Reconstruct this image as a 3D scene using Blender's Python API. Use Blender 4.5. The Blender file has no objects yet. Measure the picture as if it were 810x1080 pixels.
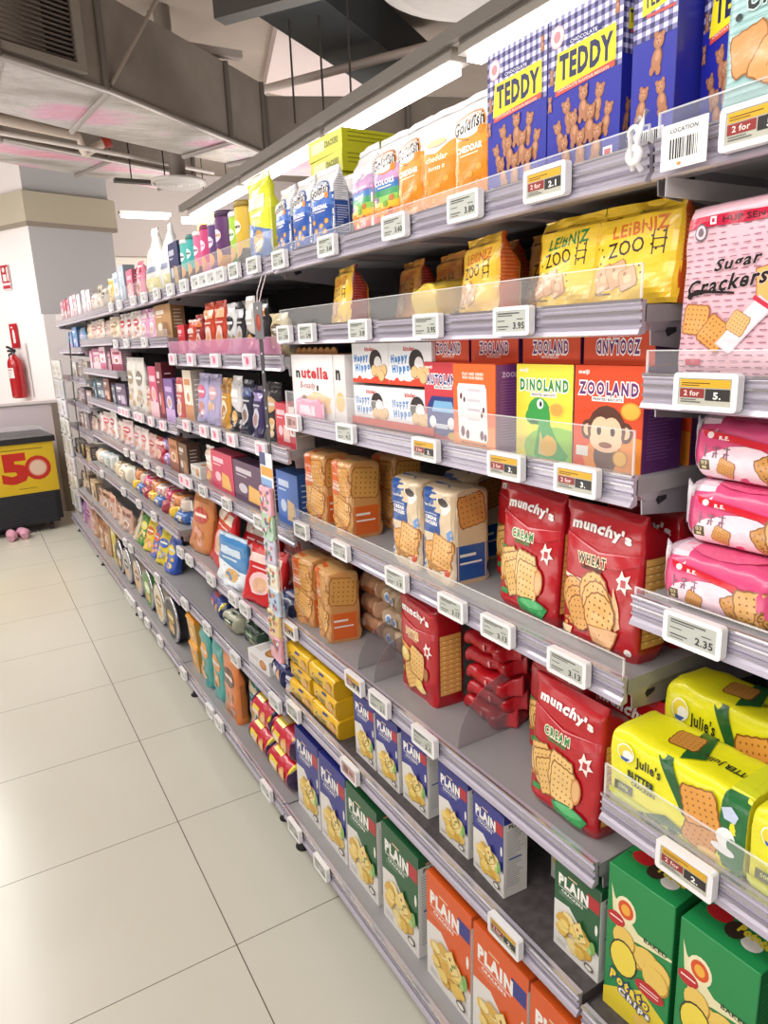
import bpy, math, random
from math import sin, cos, pi, radians as RD
random.seed(7)
C = bpy.context.scene.collection
# ------------------------------------------------------------------ materials
MATS = {}
def lin(h):
    h = h.lstrip('#'); v = [int(h[i:i+2], 16)/255 for i in (0, 2, 4)]
    return tuple((c/12.92 if c <= .04045 else ((c+.055)/1.055)**2.4) for c in v) + (1.0,)
def mat(c, rough=.45, metal=0.0, coat=0.0, emit=0.0, noise=0.0, alpha=1.0, bump=0.0, scale=30.0):
    key = (c, rough, metal, coat, emit, noise, alpha, bump, scale)
    if key in MATS: return MATS[key]
    m = bpy.data.materials.new('finish_' + c.lstrip('#')); m.use_nodes = True
    nt = m.node_tree; b = nt.nodes['Principled BSDF']
    b.inputs['Base Color'].default_value = lin(c); b.inputs['Roughness'].default_value = rough
    b.inputs['Metallic'].default_value = metal
    b.inputs['Coat Weight'].default_value = coat; b.inputs['Coat Roughness'].default_value = .12
    if emit: b.inputs['Emission Color'].default_value = lin(c); b.inputs['Emission Strength'].default_value = emit
    if alpha < 1: b.inputs['Alpha'].default_value = alpha
    if noise or bump:
        tc = nt.nodes.new('ShaderNodeTexCoord'); n = nt.nodes.new('ShaderNodeTexNoise')
        n.inputs['Scale'].default_value = scale; n.inputs['Detail'].default_value = 4
        nt.links.new(tc.outputs['Object'], n.inputs['Vector'])
        if noise:
            r = nt.nodes.new('ShaderNodeMixRGB'); r.blend_type = 'MULTIPLY'; r.inputs['Color1'].default_value = lin(c)
            r.inputs['Fac'].default_value = noise; nt.links.new(n.outputs['Color'], r.inputs['Color2'])
            bw = nt.nodes.new('ShaderNodeMapRange'); bw.inputs['From Min'].default_value = .3; bw.inputs['From Max'].default_value = .7
            bw.inputs['To Min'].default_value = .35; bw.inputs['To Max'].default_value = 1.35
            nt.links.new(n.outputs['Fac'], bw.inputs['Value']); nt.links.new(bw.outputs['Result'], r.inputs['Color2'])
            nt.links.new(r.outputs['Color'], b.inputs['Base Color'])
        if bump:
            bp = nt.nodes.new('ShaderNodeBump'); bp.inputs['Strength'].default_value = bump; bp.inputs['Distance'].default_value = .01
            nt.links.new(n.outputs['Fac'], bp.inputs['Height']); nt.links.new(bp.outputs['Normal'], b.inputs['Normal'])
    MATS[key] = m; return m
def ink(c): return mat(c, .42, 0, .15)
def film(c): return mat(c, .28, 0, .35, 0, 0, 1, .25, 26.0)
def clear(a=.16, c='#ffffff', rough=.08):
    key = ('clear', a, c, rough)
    if key in MATS: return MATS[key]
    m = bpy.data.materials.new('clear_plastic'); m.use_nodes = True; nt = m.node_tree
    out = nt.nodes['Material Output']; nt.nodes.remove(nt.nodes['Principled BSDF'])
    t = nt.nodes.new('ShaderNodeBsdfTransparent'); g = nt.nodes.new('ShaderNodeBsdfPrincipled')
    g.inputs['Base Color'].default_value = lin(c); g.inputs['Roughness'].default_value = rough; g.inputs['Coat Weight'].default_value = 1.0
    mx = nt.nodes.new('ShaderNodeMixShader'); mx.inputs['Fac'].default_value = a
    lw = nt.nodes.new('ShaderNodeLayerWeight'); lw.inputs['Blend'].default_value = .25
    ad = nt.nodes.new('ShaderNodeMath'); ad.operation = 'MULTIPLY_ADD'; ad.inputs[1].default_value = .10; ad.inputs[2].default_value = a
    nt.links.new(lw.outputs['Fresnel'], ad.inputs[0]); nt.links.new(ad.outputs[0], mx.inputs['Fac'])
    nt.links.new(t.outputs[0], mx.inputs[1]); nt.links.new(g.outputs[0], mx.inputs[2]); nt.links.new(mx.outputs[0], out.inputs['Surface'])
    MATS[key] = m; return m
METAL = mat('#a9a4ab', .34, .55)
LILAC = mat('#b9b2c0', .3, .25, .4)
RIDGE = mat('#9a93a3', .25, .4, .4)
SILVER = mat('#c9c6cc', .22, .85)
BOARD = mat('#9c9a9b', .5, .2)
DARK = mat('#1d1b1e', .6)
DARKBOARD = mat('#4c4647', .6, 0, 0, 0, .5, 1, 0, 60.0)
# ------------------------------------------------------------------ mesh collector
class MB:
    def __init__(s): s.v = []; s.f = []; s.m = []; s.mi = []; s.sm = []
    def mid(s, m):
        if m not in s.m: s.m.append(m)
        return s.m.index(m)
    def add(s, vs, fs, m, smooth=False):
        o = len(s.v); s.v += [tuple(v) for v in vs]
        if not isinstance(m, list): m = [m]*len(fs)
        for f, mm in zip(fs, m): s.f.append([i+o for i in f]); s.mi.append(s.mid(mm)); s.sm.append(smooth)
    def box(s, x0, x1, y0, y1, z0, z1, m, ms=None):
        vs = [(x0,y0,z0),(x1,y0,z0),(x1,y1,z0),(x0,y1,z0),(x0,y0,z1),(x1,y0,z1),(x1,y1,z1),(x0,y1,z1)]
        fs = [[3,2,1,0],[4,5,6,7],[0,1,5,4],[1,2,6,5],[2,3,7,6],[3,0,4,7]]   # bottom top front(-y) right(+x) back left
        s.add(vs, fs, ms or m)
    def ext(s, prof, a0, a1, axis, m, caps=True):   # prof = 2D polygon; axis 'x' -> (a,p,q); 'y' -> (p,a,q); 'z' -> (p,q,a)
        n = len(prof)
        def P(p, a): return (a, p[0], p[1]) if axis == 'x' else ((p[0], a, p[1]) if axis == 'y' else (p[0], p[1], a))
        vs = [P(p, a0) for p in prof] + [P(p, a1) for p in prof]
        fs = [[i, (i+1) % n, n+(i+1) % n, n+i] for i in range(n)]
        if caps: fs += [list(range(n))[::-1], list(range(n, 2*n))]
        s.add(vs, fs, m)
    def tube(s, pts, r, m, n=8, caps=True, smooth=True):
        rings = []
        for i, p in enumerate(pts):
            a = pts[max(i-1, 0)]; b = pts[min(i+1, len(pts)-1)]
            d = [b[k]-a[k] for k in range(3)]; L = math.sqrt(sum(c*c for c in d)) or 1; d = [c/L for c in d]
            up = (0,0,1) if abs(d[2]) < .9 else (1,0,0)
            u = [d[1]*up[2]-d[2]*up[1], d[2]*up[0]-d[0]*up[2], d[0]*up[1]-d[1]*up[0]]; lu = math.sqrt(sum(c*c for c in u)); u = [c/lu for c in u]
            w = [u[1]*d[2]-u[2]*d[1], u[2]*d[0]-u[0]*d[2], u[0]*d[1]-u[1]*d[0]]
            rr = r[i] if isinstance(r, (list, tuple)) else r
            rings.append([tuple(p[k]+rr*(cos(2*pi*j/n)*u[k]+sin(2*pi*j/n)*w[k]) for k in range(3)) for j in range(n)])
        vs = [q for g in rings for q in g]
        fs = [[i*n+j, i*n+(j+1) % n, (i+1)*n+(j+1) % n, (i+1)*n+j] for i in range(len(pts)-1) for j in range(n)]
        s.add(vs, fs, m, smooth)
        if caps: s.add(rings[0], [list(range(n))[::-1]], m); s.add(rings[-1], [list(range(n))], m)
    def lathe(s, prof, m, n=28, axis='z', c=(0,0,0), smooth=True):   # prof [(r,t,mat?)]
        vs = []
        for p in prof:
            for j in range(n):
                a = 2*pi*j/n; x, y, t = p[0]*cos(a), p[0]*sin(a), p[1]
                q = (x, y, t) if axis == 'z' else ((x, t, y) if axis == 'y' else (t, x, y))
                vs.append((q[0]+c[0], q[1]+c[1], q[2]+c[2]))
        fs = []; ms = []
        for i in range(len(prof)-1):
            for j in range(n):
                fs.append([i*n+j, i*n+(j+1) % n, (i+1)*n+(j+1) % n, (i+1)*n+j]); ms.append(prof[i+1][2] if len(prof[i+1]) > 2 else m)
        s.add(vs, fs, ms, smooth)
    def mesh(s, name):
        me = bpy.data.meshes.new(name); me.from_pydata(s.v, [], s.f)
        for m in s.m: me.materials.append(m)
        me.polygons.foreach_set('material_index', s.mi); me.polygons.foreach_set('use_smooth', s.sm)
        me.validate(); me.update(); return me
def link(name, data, parent=None, loc=(0,0,0), rot=(0,0,0), label=None, cat=None, group=None, kind=None):
    o = bpy.data.objects.new(name, data.mesh(name) if isinstance(data, MB) else data)
    C.objects.link(o); o.location = loc; o.rotation_euler = rot
    if parent: o.parent = parent
    if label: o['label'] = label
    if cat: o['category'] = cat
    if group: o['group'] = group
    if kind: o['kind'] = kind
    return o
# ------------------------------------------------------------------ flat artwork printed on the faces
TXT = {}
def glyphs(body, bold, shear=0.0, space=1.0):
    k = (body, bold, shear, space)
    if k in TXT: return TXT[k]
    cu = bpy.data.curves.new('lettering', 'FONT'); cu.body = body; cu.size = 1; cu.offset = bold; cu.resolution_u = 2; cu.shear = shear
    cu.space_character = space
    ob = bpy.data.objects.new('lettering', cu); me = bpy.data.meshes.new_from_object(ob)
    vs = [(v.co.x, v.co.y) for v in me.vertices]; fs = [list(p.vertices) for p in me.polygons]
    bpy.data.objects.remove(ob); bpy.data.meshes.remove(me); bpy.data.curves.remove(cu)
    if not vs: vs = [(0,0)]
    x0 = min(v[0] for v in vs); x1 = max(v[0] for v in vs); y0 = min(v[1] for v in vs); y1 = max(v[1] for v in vs)
    TXT[k] = (vs, fs, x0, x1, y0, y1); return TXT[k]
def clip(P, w, h):
    for ax, lim, sg in ((0, 0, 1), (0, w, -1), (1, 0, 1), (1, h, -1)):
        if not P: return P
        out = []
        for i in range(len(P)):
            a, b = P[i-1], P[i]; da, db = (a[ax]-lim)*sg, (b[ax]-lim)*sg
            if (da >= 0) != (db >= 0): t = da/(da-db); out.append((a[0]+(b[0]-a[0])*t, a[1]+(b[1]-a[1])*t))
            if db >= 0: out.append(b)
        P = out
    return P
def art(mb, els, fmap, w, h, step=None, base=.0004, inc=.00012, mk=ink):
    """els in fractions of the w x h face; fmap(u,v,off) -> 3D."""
    placed = []
    for i, e in enumerate(els):
        k = e[0]; tris = []
        if k == 'r': _, x0, y0, x1, y1, c = e; x0, x1, y0, y1 = max(x0,0), min(x1,1), max(y0,0), min(y1,1); P = [(x0*w,y0*h),(x1*w,y0*h),(x1*w,y1*h),(x0*w,y1*h)]; tris = [P]
        elif k == 'p': P = [(a*w, b*h) for a, b in e[1]]; c = e[2]; tris = [P]
        elif k == 'e':
            _, cx, cy, rx, ry, c = e[:6]; a0 = RD(e[6]) if len(e) > 6 else 0; n = 16 if rx*w > .006 else 10
            P = []
            for j in range(n):
                a = 2*pi*j/n; X = rx*w*cos(a); Y = ry*h*sin(a)
                P.append((cx*w+X*cos(a0)-Y*sin(a0), cy*h+X*sin(a0)+Y*cos(a0)))
            tris = [P]
        elif k == 't':
            _, s, cx, cy, th, tw, c = e[:7]; o = e[7] if len(e) > 7 else {}
            nx_ = els[i+1] if i+1 < len(els) else ('',); b_ = o.get('b', .02)
            if nx_[0] == 't' and nx_[1:4] == e[1:4]:      # an outline under the same word: share its scale
                o2 = nx_[7] if len(nx_) > 7 else {}; th, tw = nx_[4], nx_[5]; bi = o2.get('b', .02); sp = 1+3*b_
                x0, x1, y0, y1 = glyphs(s, bi, o2.get('sh', 0.0), sp)[2:]; vs, fs = glyphs(s, b_, o.get('sh', 0.0), sp)[:2]; outl = b_
            else:
                pv = els[i-1] if i else ('',); sp = 1+3*max(b_, (pv[7].get('b', .02) if pv[0] == 't' and pv[1:4] == e[1:4] and len(pv) > 7 else 0))
                vs, fs, x0, x1, y0, y1 = glyphs(s, b_, o.get('sh', 0.0), sp)
            sy = th*h/max(y1-y0, .01); sx = min(tw*w/max(x1-x0, .01), sy*o.get('maxr', 1.25)); a0 = RD(o.get('rot', 0)); arc = o.get('arc', 0)
            vv = []
            for x, y in vs:
                X = (x-(x0+x1)/2)*sx; Y = (y-(y0+y1)/2)*sy
                if arc: Y += arc*h*(1-(2*X/(tw*w))**2)
                vv.append((cx*w+X*cos(a0)-Y*sin(a0), cy*h+X*sin(a0)+Y*cos(a0)))
            tris = [[vv[j] for j in f] for f in fs]
        if k in ('p', 'e'): tris = [clip(P, w, h)]
        tris = [P for P in tris if len(P) > 2]
        if not tris: continue
        xs = [q[0] for P in tris for q in P]; ys = [q[1] for P in tris for q in P]; bb = (min(xs), max(xs), min(ys), max(ys))
        lay_ = 1+max([L for (b_, L) in placed if b_[0] < bb[1] and b_[1] > bb[0] and b_[2] < bb[3] and b_[3] > bb[2]], default=-1)
        placed.append((bb, lay_)); off = base+inc*lay_
        m = mk(c) if isinstance(c, str) else c
        if step:
            out = []
            st = []
            for P in tris:
                if k in ('r', 'p') and len(P) == 4 and k == 'r':
                    nx = max(1, int(math.ceil(abs(P[1][0]-P[0][0])/step))); ny = max(1, int(math.ceil(abs(P[2][1]-P[1][1])/step)))
                    for a in range(nx):
                        for b in range(ny):
                            xa = P[0][0]+(P[1][0]-P[0][0])*a/nx; xb = P[0][0]+(P[1][0]-P[0][0])*(a+1)/nx
                            ya = P[0][1]+(P[2][1]-P[0][1])*b/ny; yb = P[0][1]+(P[2][1]-P[0][1])*(b+1)/ny
                            out.append([(xa,ya),(xb,ya),(xb,yb),(xa,yb)])
                else:
                    if len(P) == 3: st.append(P)
                    else:
                        cx_ = sum(q[0] for q in P)/len(P); cy_ = sum(q[1] for q in P)/len(P)
                        st += [[(cx_, cy_), P[j], P[(j+1) % len(P)]] for j in range(len(P))]
            while st:
                T = st.pop(); L = [math.dist(T[j], T[(j+1) % 3]) for j in range(3)]; q = max(range(3), key=lambda j: L[j])
                if L[q] > step*1.5:
                    a, b, d = T[q], T[(q+1) % 3], T[(q+2) % 3]; mm = ((a[0]+b[0])/2, (a[1]+b[1])/2); st += [[a, mm, d], [mm, b, d]]
                else: out.append(T)
            tris = out
        vs = []; fs = []
        for P in tris:
            o0 = len(vs); vs += [fmap(x, y, off) for x, y in P]; fs.append(list(range(o0, len(vs))))
        mb.add(vs, fs, m, False)
# ready-made printed motifs ------------------------------------------------
def cracker(cx, cy, s, rot=0, c='#d9a256', edge='#a86c2c', asp=1.0, dots=True, rnd=False, dotc='#8d5a22'):
    """square or round cracker picture; s = half size as a fraction of the width; asp = w/h of the face."""
    E = []; a0 = RD(rot)
    def T(x, y): return (cx+(x*cos(a0)-y*sin(a0))*s, cy+(x*sin(a0)+y*cos(a0))*s*asp)
    def ring(r):
        n = 28; P = []
        for j in range(n):
            a = 2*pi*j/n; k = 1 if rnd else min(1/max(abs(cos(a)), 1e-3), 1/max(abs(sin(a)), 1e-3))
            q = r*k*(1+.025*(-1)**j); P.append(T(q*cos(a), q*sin(a)))
        return P
    E.append(('p', ring(1.0), edge)); E.append(('p', ring(.92), c))
    if dots:
        for i in (-2,-1,0,1,2):
            for j in (-2,-1,0,1,2):
                if rnd and i*i+j*j > 5: continue
                x, y = T(i*.33, j*.33); E.append(('e', x, y, .055*s, .055*s*asp, dotc))
    return E
def mixc(a, b, t):
    a = a.lstrip('#'); b = b.lstrip('#')
    return '#'+''.join('%02x' % int(int(a[i:i+2],16)*(1-t)+int(b[i:i+2],16)*t) for i in (0,2,4))
def chips(cx, cy, rx, ry, n, seed, cs=('#e8c25a','#f1d57a','#dcae45','#f4e09a'), s=.09, asp=1.0):
    r = random.Random(seed); E = []
    for i in range(n):
        a = r.uniform(0, 2*pi); q = math.sqrt(r.random()); x = cx+rx*q*cos(a); y = cy+ry*q*sin(a); w = s*r.uniform(.7, 1.2); t = r.uniform(0, pi)
        P = [(x+w*cos(t+k)*r.uniform(.8,1.1), y+w*asp*sin(t+k)*.7) for k in (0, .9, 1.7, 2.6, 3.5, 4.3, 5.3)]
        c = cs[i % len(cs)]; E.append(('p', [(px+.006, py-.006) for px, py in P], mixc(c, '#7a5014', .45))); E.append(('p', P, c))
    return E
def bear_biscuit(x, y, s, rot=0, asp=1.0, c='#a9714f'):
    """bear-shaped biscuit picture"""
    a0 = RD(rot); E = []; d = mixc(c, '#3a1a0c', .55); l = mixc(c, '#e8c09a', .35)
    def q(u, v): return (x+(u*cos(a0)-v*sin(a0))*s, y+(u*sin(a0)+v*cos(a0))*s*asp)
    for sh, cc in ((1.12, d), (1.0, c)):
        for u, v, rx, ry in ((0,-.55,.42,.62), (0,.45,.42,.42), (-.3,.82,.16,.16), (.3,.82,.16,.16), (-.28,-1.15,.2,.28), (.28,-1.15,.2,.28)):
            a, b = q(u, v); E.append(('e', a, b, rx*s*sh, ry*s*sh*asp, cc, rot))
    a, b = q(.05, -.35); E.append(('e', a, b, .2*s, .3*s*asp, l, rot))
    a, b = q(0, .5); E.append(('e', a, b, .26*s, .26*s*asp, l, rot))
    for u, v in ((-.14,.56), (.14,.56), (0,.34)): a, b = q(u, v); E.append(('e', a, b, .06*s, .06*s*asp, d))
    return E
def lines(x0, y0, x1, n, dy, c, t=.008, seed=1, jag=.3):
    r = random.Random(seed); return [('r', x0, y0-i*dy, x1-(x1-x0)*jag*r.random(), y0-i*dy+t, c) for i in range(n)]
def barcode(x0, y0, x1, y1, c='#222222', n=16):
    E = [('r', x0-.01, y0-.01, x1+.01, y1+.01, '#f6f6f4')]; r = random.Random(5); x = x0
    while x < x1-.002:
        w = (x1-x0)/n*r.choice((.35, .6, 1.0)); E.append(('r', x, y0, min(x+w, x1), y1, c)); x += w+(x1-x0)/n*r.choice((.35, .6))
    return E
# ------------------------------------------------------------------ package bodies (local: width x, front -y, up z, base centre at origin)
def carton(w, d, h, c, front=(), side=(), top=(), cs=None, ct=None, left=None):
    mb = MB(); cs = cs or c; ct = ct or c; b = .0012
    f, s_, t_ = ink(c), ink(cs), ink(ct)
    x, y = w/2, d/2
    # slightly rounded box edges, closed top flap line
    P = [(-x+b,-y),(x-b,-y),(x,-y+b),(x,y-b),(x-b,y),(-x+b,y),(-x,y-b),(-x,-y+b)]
    Q = [(-x+2*b,-y+b),(x-2*b,-y+b),(x-b,-y+2*b),(x-b,y-2*b),(x-2*b,y-b),(-x+2*b,y-b),(-x+b,y-2*b),(-x+b,-y+2*b)]
    vs = [(a,c_,0) for a, c_ in P]+[(a,c_,h-b) for a, c_ in P]+[(a,c_,h) for a, c_ in Q]
    ms = [f, f, s_, s_, f, s_, s_, s_]
    mb.add(vs, [[i,(i+1)%8,8+(i+1)%8,8+i] for i in range(8)], ms); mb.add(vs, [[8+i,8+(i+1)%8,16+(i+1)%8,16+i] for i in range(8)], t_)
    mb.add(vs, [list(range(16,24))], t_); mb.add(vs, [list(range(8))[::-1]], s_)
    art(mb, front, lambda u, v, o: (u-x, -y-o, v), w, h)
    art(mb, side, lambda u, v, o: (x+o, -y+u, v), d, h)
    art(mb, [('r', .0, .48, 1, .50, mixc(ct, '#000000', .45))]+list(top), lambda u, v, o: (u-x, -y+v, h+o), w, d)
    return mb.mesh('carton')
def interp(tab, t):
    if t <= tab[0][0]: return tab[0][1:]
    for a, b in zip(tab, tab[1:]):
        if t <= b[0]:
            k = (t-a[0])/(b[0]-a[0]); k = k*k*(3-2*k); return tuple(p+(q-p)*k for p, q in zip(a[1:], b[1:]))
    return tab[-1][1:]
def bag(w, d, h, c, front=(), side=(), cs=None, prof='stand', e=4.5, wr=.0018, seed=1, seal=None, lay=False, rows=22, n=44, top=(), mk=film):
    """soft pack. prof table: (t, width factor, depth factor, y shift). lay=True: lying flow-wrap, length along x, crimped ends."""
    T = {'stand': [(0,.97,.9,0),(.05,1,1,0),(.6,.99,.82,0),(.84,.97,.5,-.10),(.93,.98,.07,-.16),(1,1.0,.03,-.14)],
         'brick': [(0,.97,.96,0),(.03,1,1,0),(.93,1,.99,0),(.975,.98,.86,0),(1,.95,.3,0)],
         'full': [(0,.9,.6,0),(.08,1,.95,0),(.5,1,1,0),(.84,.98,.86,-.05),(.94,.96,.2,-.32),(1,1,.04,-.34)],
         'gable': [(0,.97,.95,0),(.04,1,1,0),(.72,1,.95,0),(.9,1,.3,0),(.94,1,.07,0),(1,1,.05,0)],
         'flow': [(0,1.0,.05,0),(.05,.9,.10,0),(.10,.95,.8,0),(.16,1,.98,0),(.84,1,.98,0),(.9,.95,.8,0),(.95,.9,.10,0),(1,1.0,.05,0)],
         'fold': [(0,.97,.96,0),(.02,1,1,0),(.5,1,1,0),(.98,1,1,0),(1,.97,.96,0)],
         'bottle': [(0,.95,.9,0),(.35,1,1,0),(.62,.86,.7,0),(.82,.46,.35,0),(.9,.34,.2,0),(1,.34,.12,0)],
         'pinkflow': [(0,.75,.04,0),(.05,.55,.16,0),(.12,.9,.7,0),(.2,1,.98,0),(.8,1,.98,0),(.88,.9,.7,0),(.95,.55,.16,0),(1,.75,.04,0)],
         'roll': [(0,.3,.3,0),(.02,.8,.8,0),(.06,.97,.97,0),(.5,1,1,0),(.94,.97,.97,0),(.98,.8,.8,0),(1,.3,.3,0)]}[prof]
    FL = ('flow', 'pinkflow')
    r = random.Random(seed); ph = [r.uniform(0, 6.28) for _ in range(6)]
    def wrk(u, t):
        edge = .35+1.6*abs(t-.5)**2*4
        return wr*edge*(sin(u*75+ph[0]+4*sin(t*7+ph[1]))*.5+sin(u*38-t*19+ph[2])*.6+sin(u*140+t*31+ph[3])*.22)
    L = w if lay else h; A = d if lay else w; B = h if lay else d     # lay: section is (depth y, height z)
    cf, cs_ = mk(c), mk(cs or c); ce = mk(seal or c)
    def sec(t, ang):
        fw, fd, sh = interp(T, t)
        ca, sa = cos(ang), sin(ang)
        px = math.copysign(abs(ca)**(2/e), ca); py = math.copysign(abs(sa)**(2/e), sa)
        if lay:   # px -> y (depth) , py -> z
            yy = px*A/2*(fd if prof in FL else fw); zz = py*B/2*(fw if prof in FL else fd)
            k = wrk(zz+yy, t); f = 1+2*k/A
            return ((t-.5)*L, yy*f, B/2+zz*(1+2*k/B))
        xx = px*A/2*fw; yy = py*B/2*fd
        return (xx*(1+.4*wrk(yy, t)/A*2), yy+(wrk(xx, t) if abs(py) > .3 else 0)*(1 if py < 0 else -1)+sh*d, t*h)
    mb = MB(); vs = []; ts = []
    for i in range(rows+1):
        q = i/rows
        if lay: q = .5-.5*cos(pi*q)*(.35+.65*1) if False else q
        ts.append(q)
    brk = sorted(set(ts) | {a[0] for a in T})
    for t in brk:
        for j in range(n): vs.append(sec(t, 2*pi*(j+.5)/n))
    fs = []; ms = []
    R_ = len(brk)
    for i in range(R_-1):
        tm = (brk[i]+brk[i+1])/2
        for j in range(n):
            fs.append([i*n+j, i*n+(j+1) % n, (i+1)*n+(j+1) % n, (i+1)*n+j]); a = 2*pi*(j+1)/n
            m = cf if (abs(sin(a)) > .35 if not lay else True) else cs_
            if seal and ((not lay and tm > .93) or (lay and (tm < .07 or tm > .93))): m = ce
            ms.append(m)
    if lay: fs = [f[::-1] for f in fs]
    mb.add(vs, fs, ms, True)
    mb.add(vs[:n], [list(range(n))[::-1]], ce); mb.add(vs[-n:], [list(range(n))], ce)
    if not lay:
        def fm(u, v, o):
            t = v/h; fw, fd, sh = interp(T, t); s = max(-.985, min(.985, (u-w/2)/(w/2*fw))); x = s*w/2*fw
            y = -d/2*fd*(1-abs(s)**e)**(1/e)
            return (x, y+wrk(x, t)+sh*d-o, v)
        def fs_(u, v, o):
            t = v/h; fw, fd, sh = interp(T, t); s = max(-.985, min(.985, (u-d/2)/(d/2))); y = s*d/2*fd
            return (w/2*fw*(1-abs(s)**e)**(1/e)+o, y+sh*d, v)
        if side: art(mb, side, fs_, d, h, step=.012, base=.0012, mk=mk)
    else:
        def fm(u, v, o):
            t = u/w; fw, fd, sh = interp(T, t); ky, kz = (fd, fw) if prof in FL else (fw, fd)
            s = max(-.97, min(.97, (v-h/2)/(h/2))); z = s*h/2*kz; k = wrk(z, t)
            return ((t-.5)*w, -d/2*ky*(1-abs(s)**e)**(1/e)-k*.6-o, h/2+z)
        def ft(u, v, o):
            t = u/w; fw, fd, sh = interp(T, t); ky, kz = (fd, fw) if prof in FL else (fw, fd)
            s = max(-.97, min(.97, (v-d/2)/(d/2))); y = s*d/2*ky
            return ((t-.5)*w, y, h/2+h/2*kz*(1-abs(s)**e)**(1/e)+o+.0006)
        if top: art(mb, top, ft, w, d, step=.012, base=.0014, mk=mk)
    art(mb, front, fm, w, h, step=.0065, base=.0016, inc=.00014, mk=mk)
    return mb.mesh('bag')
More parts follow.
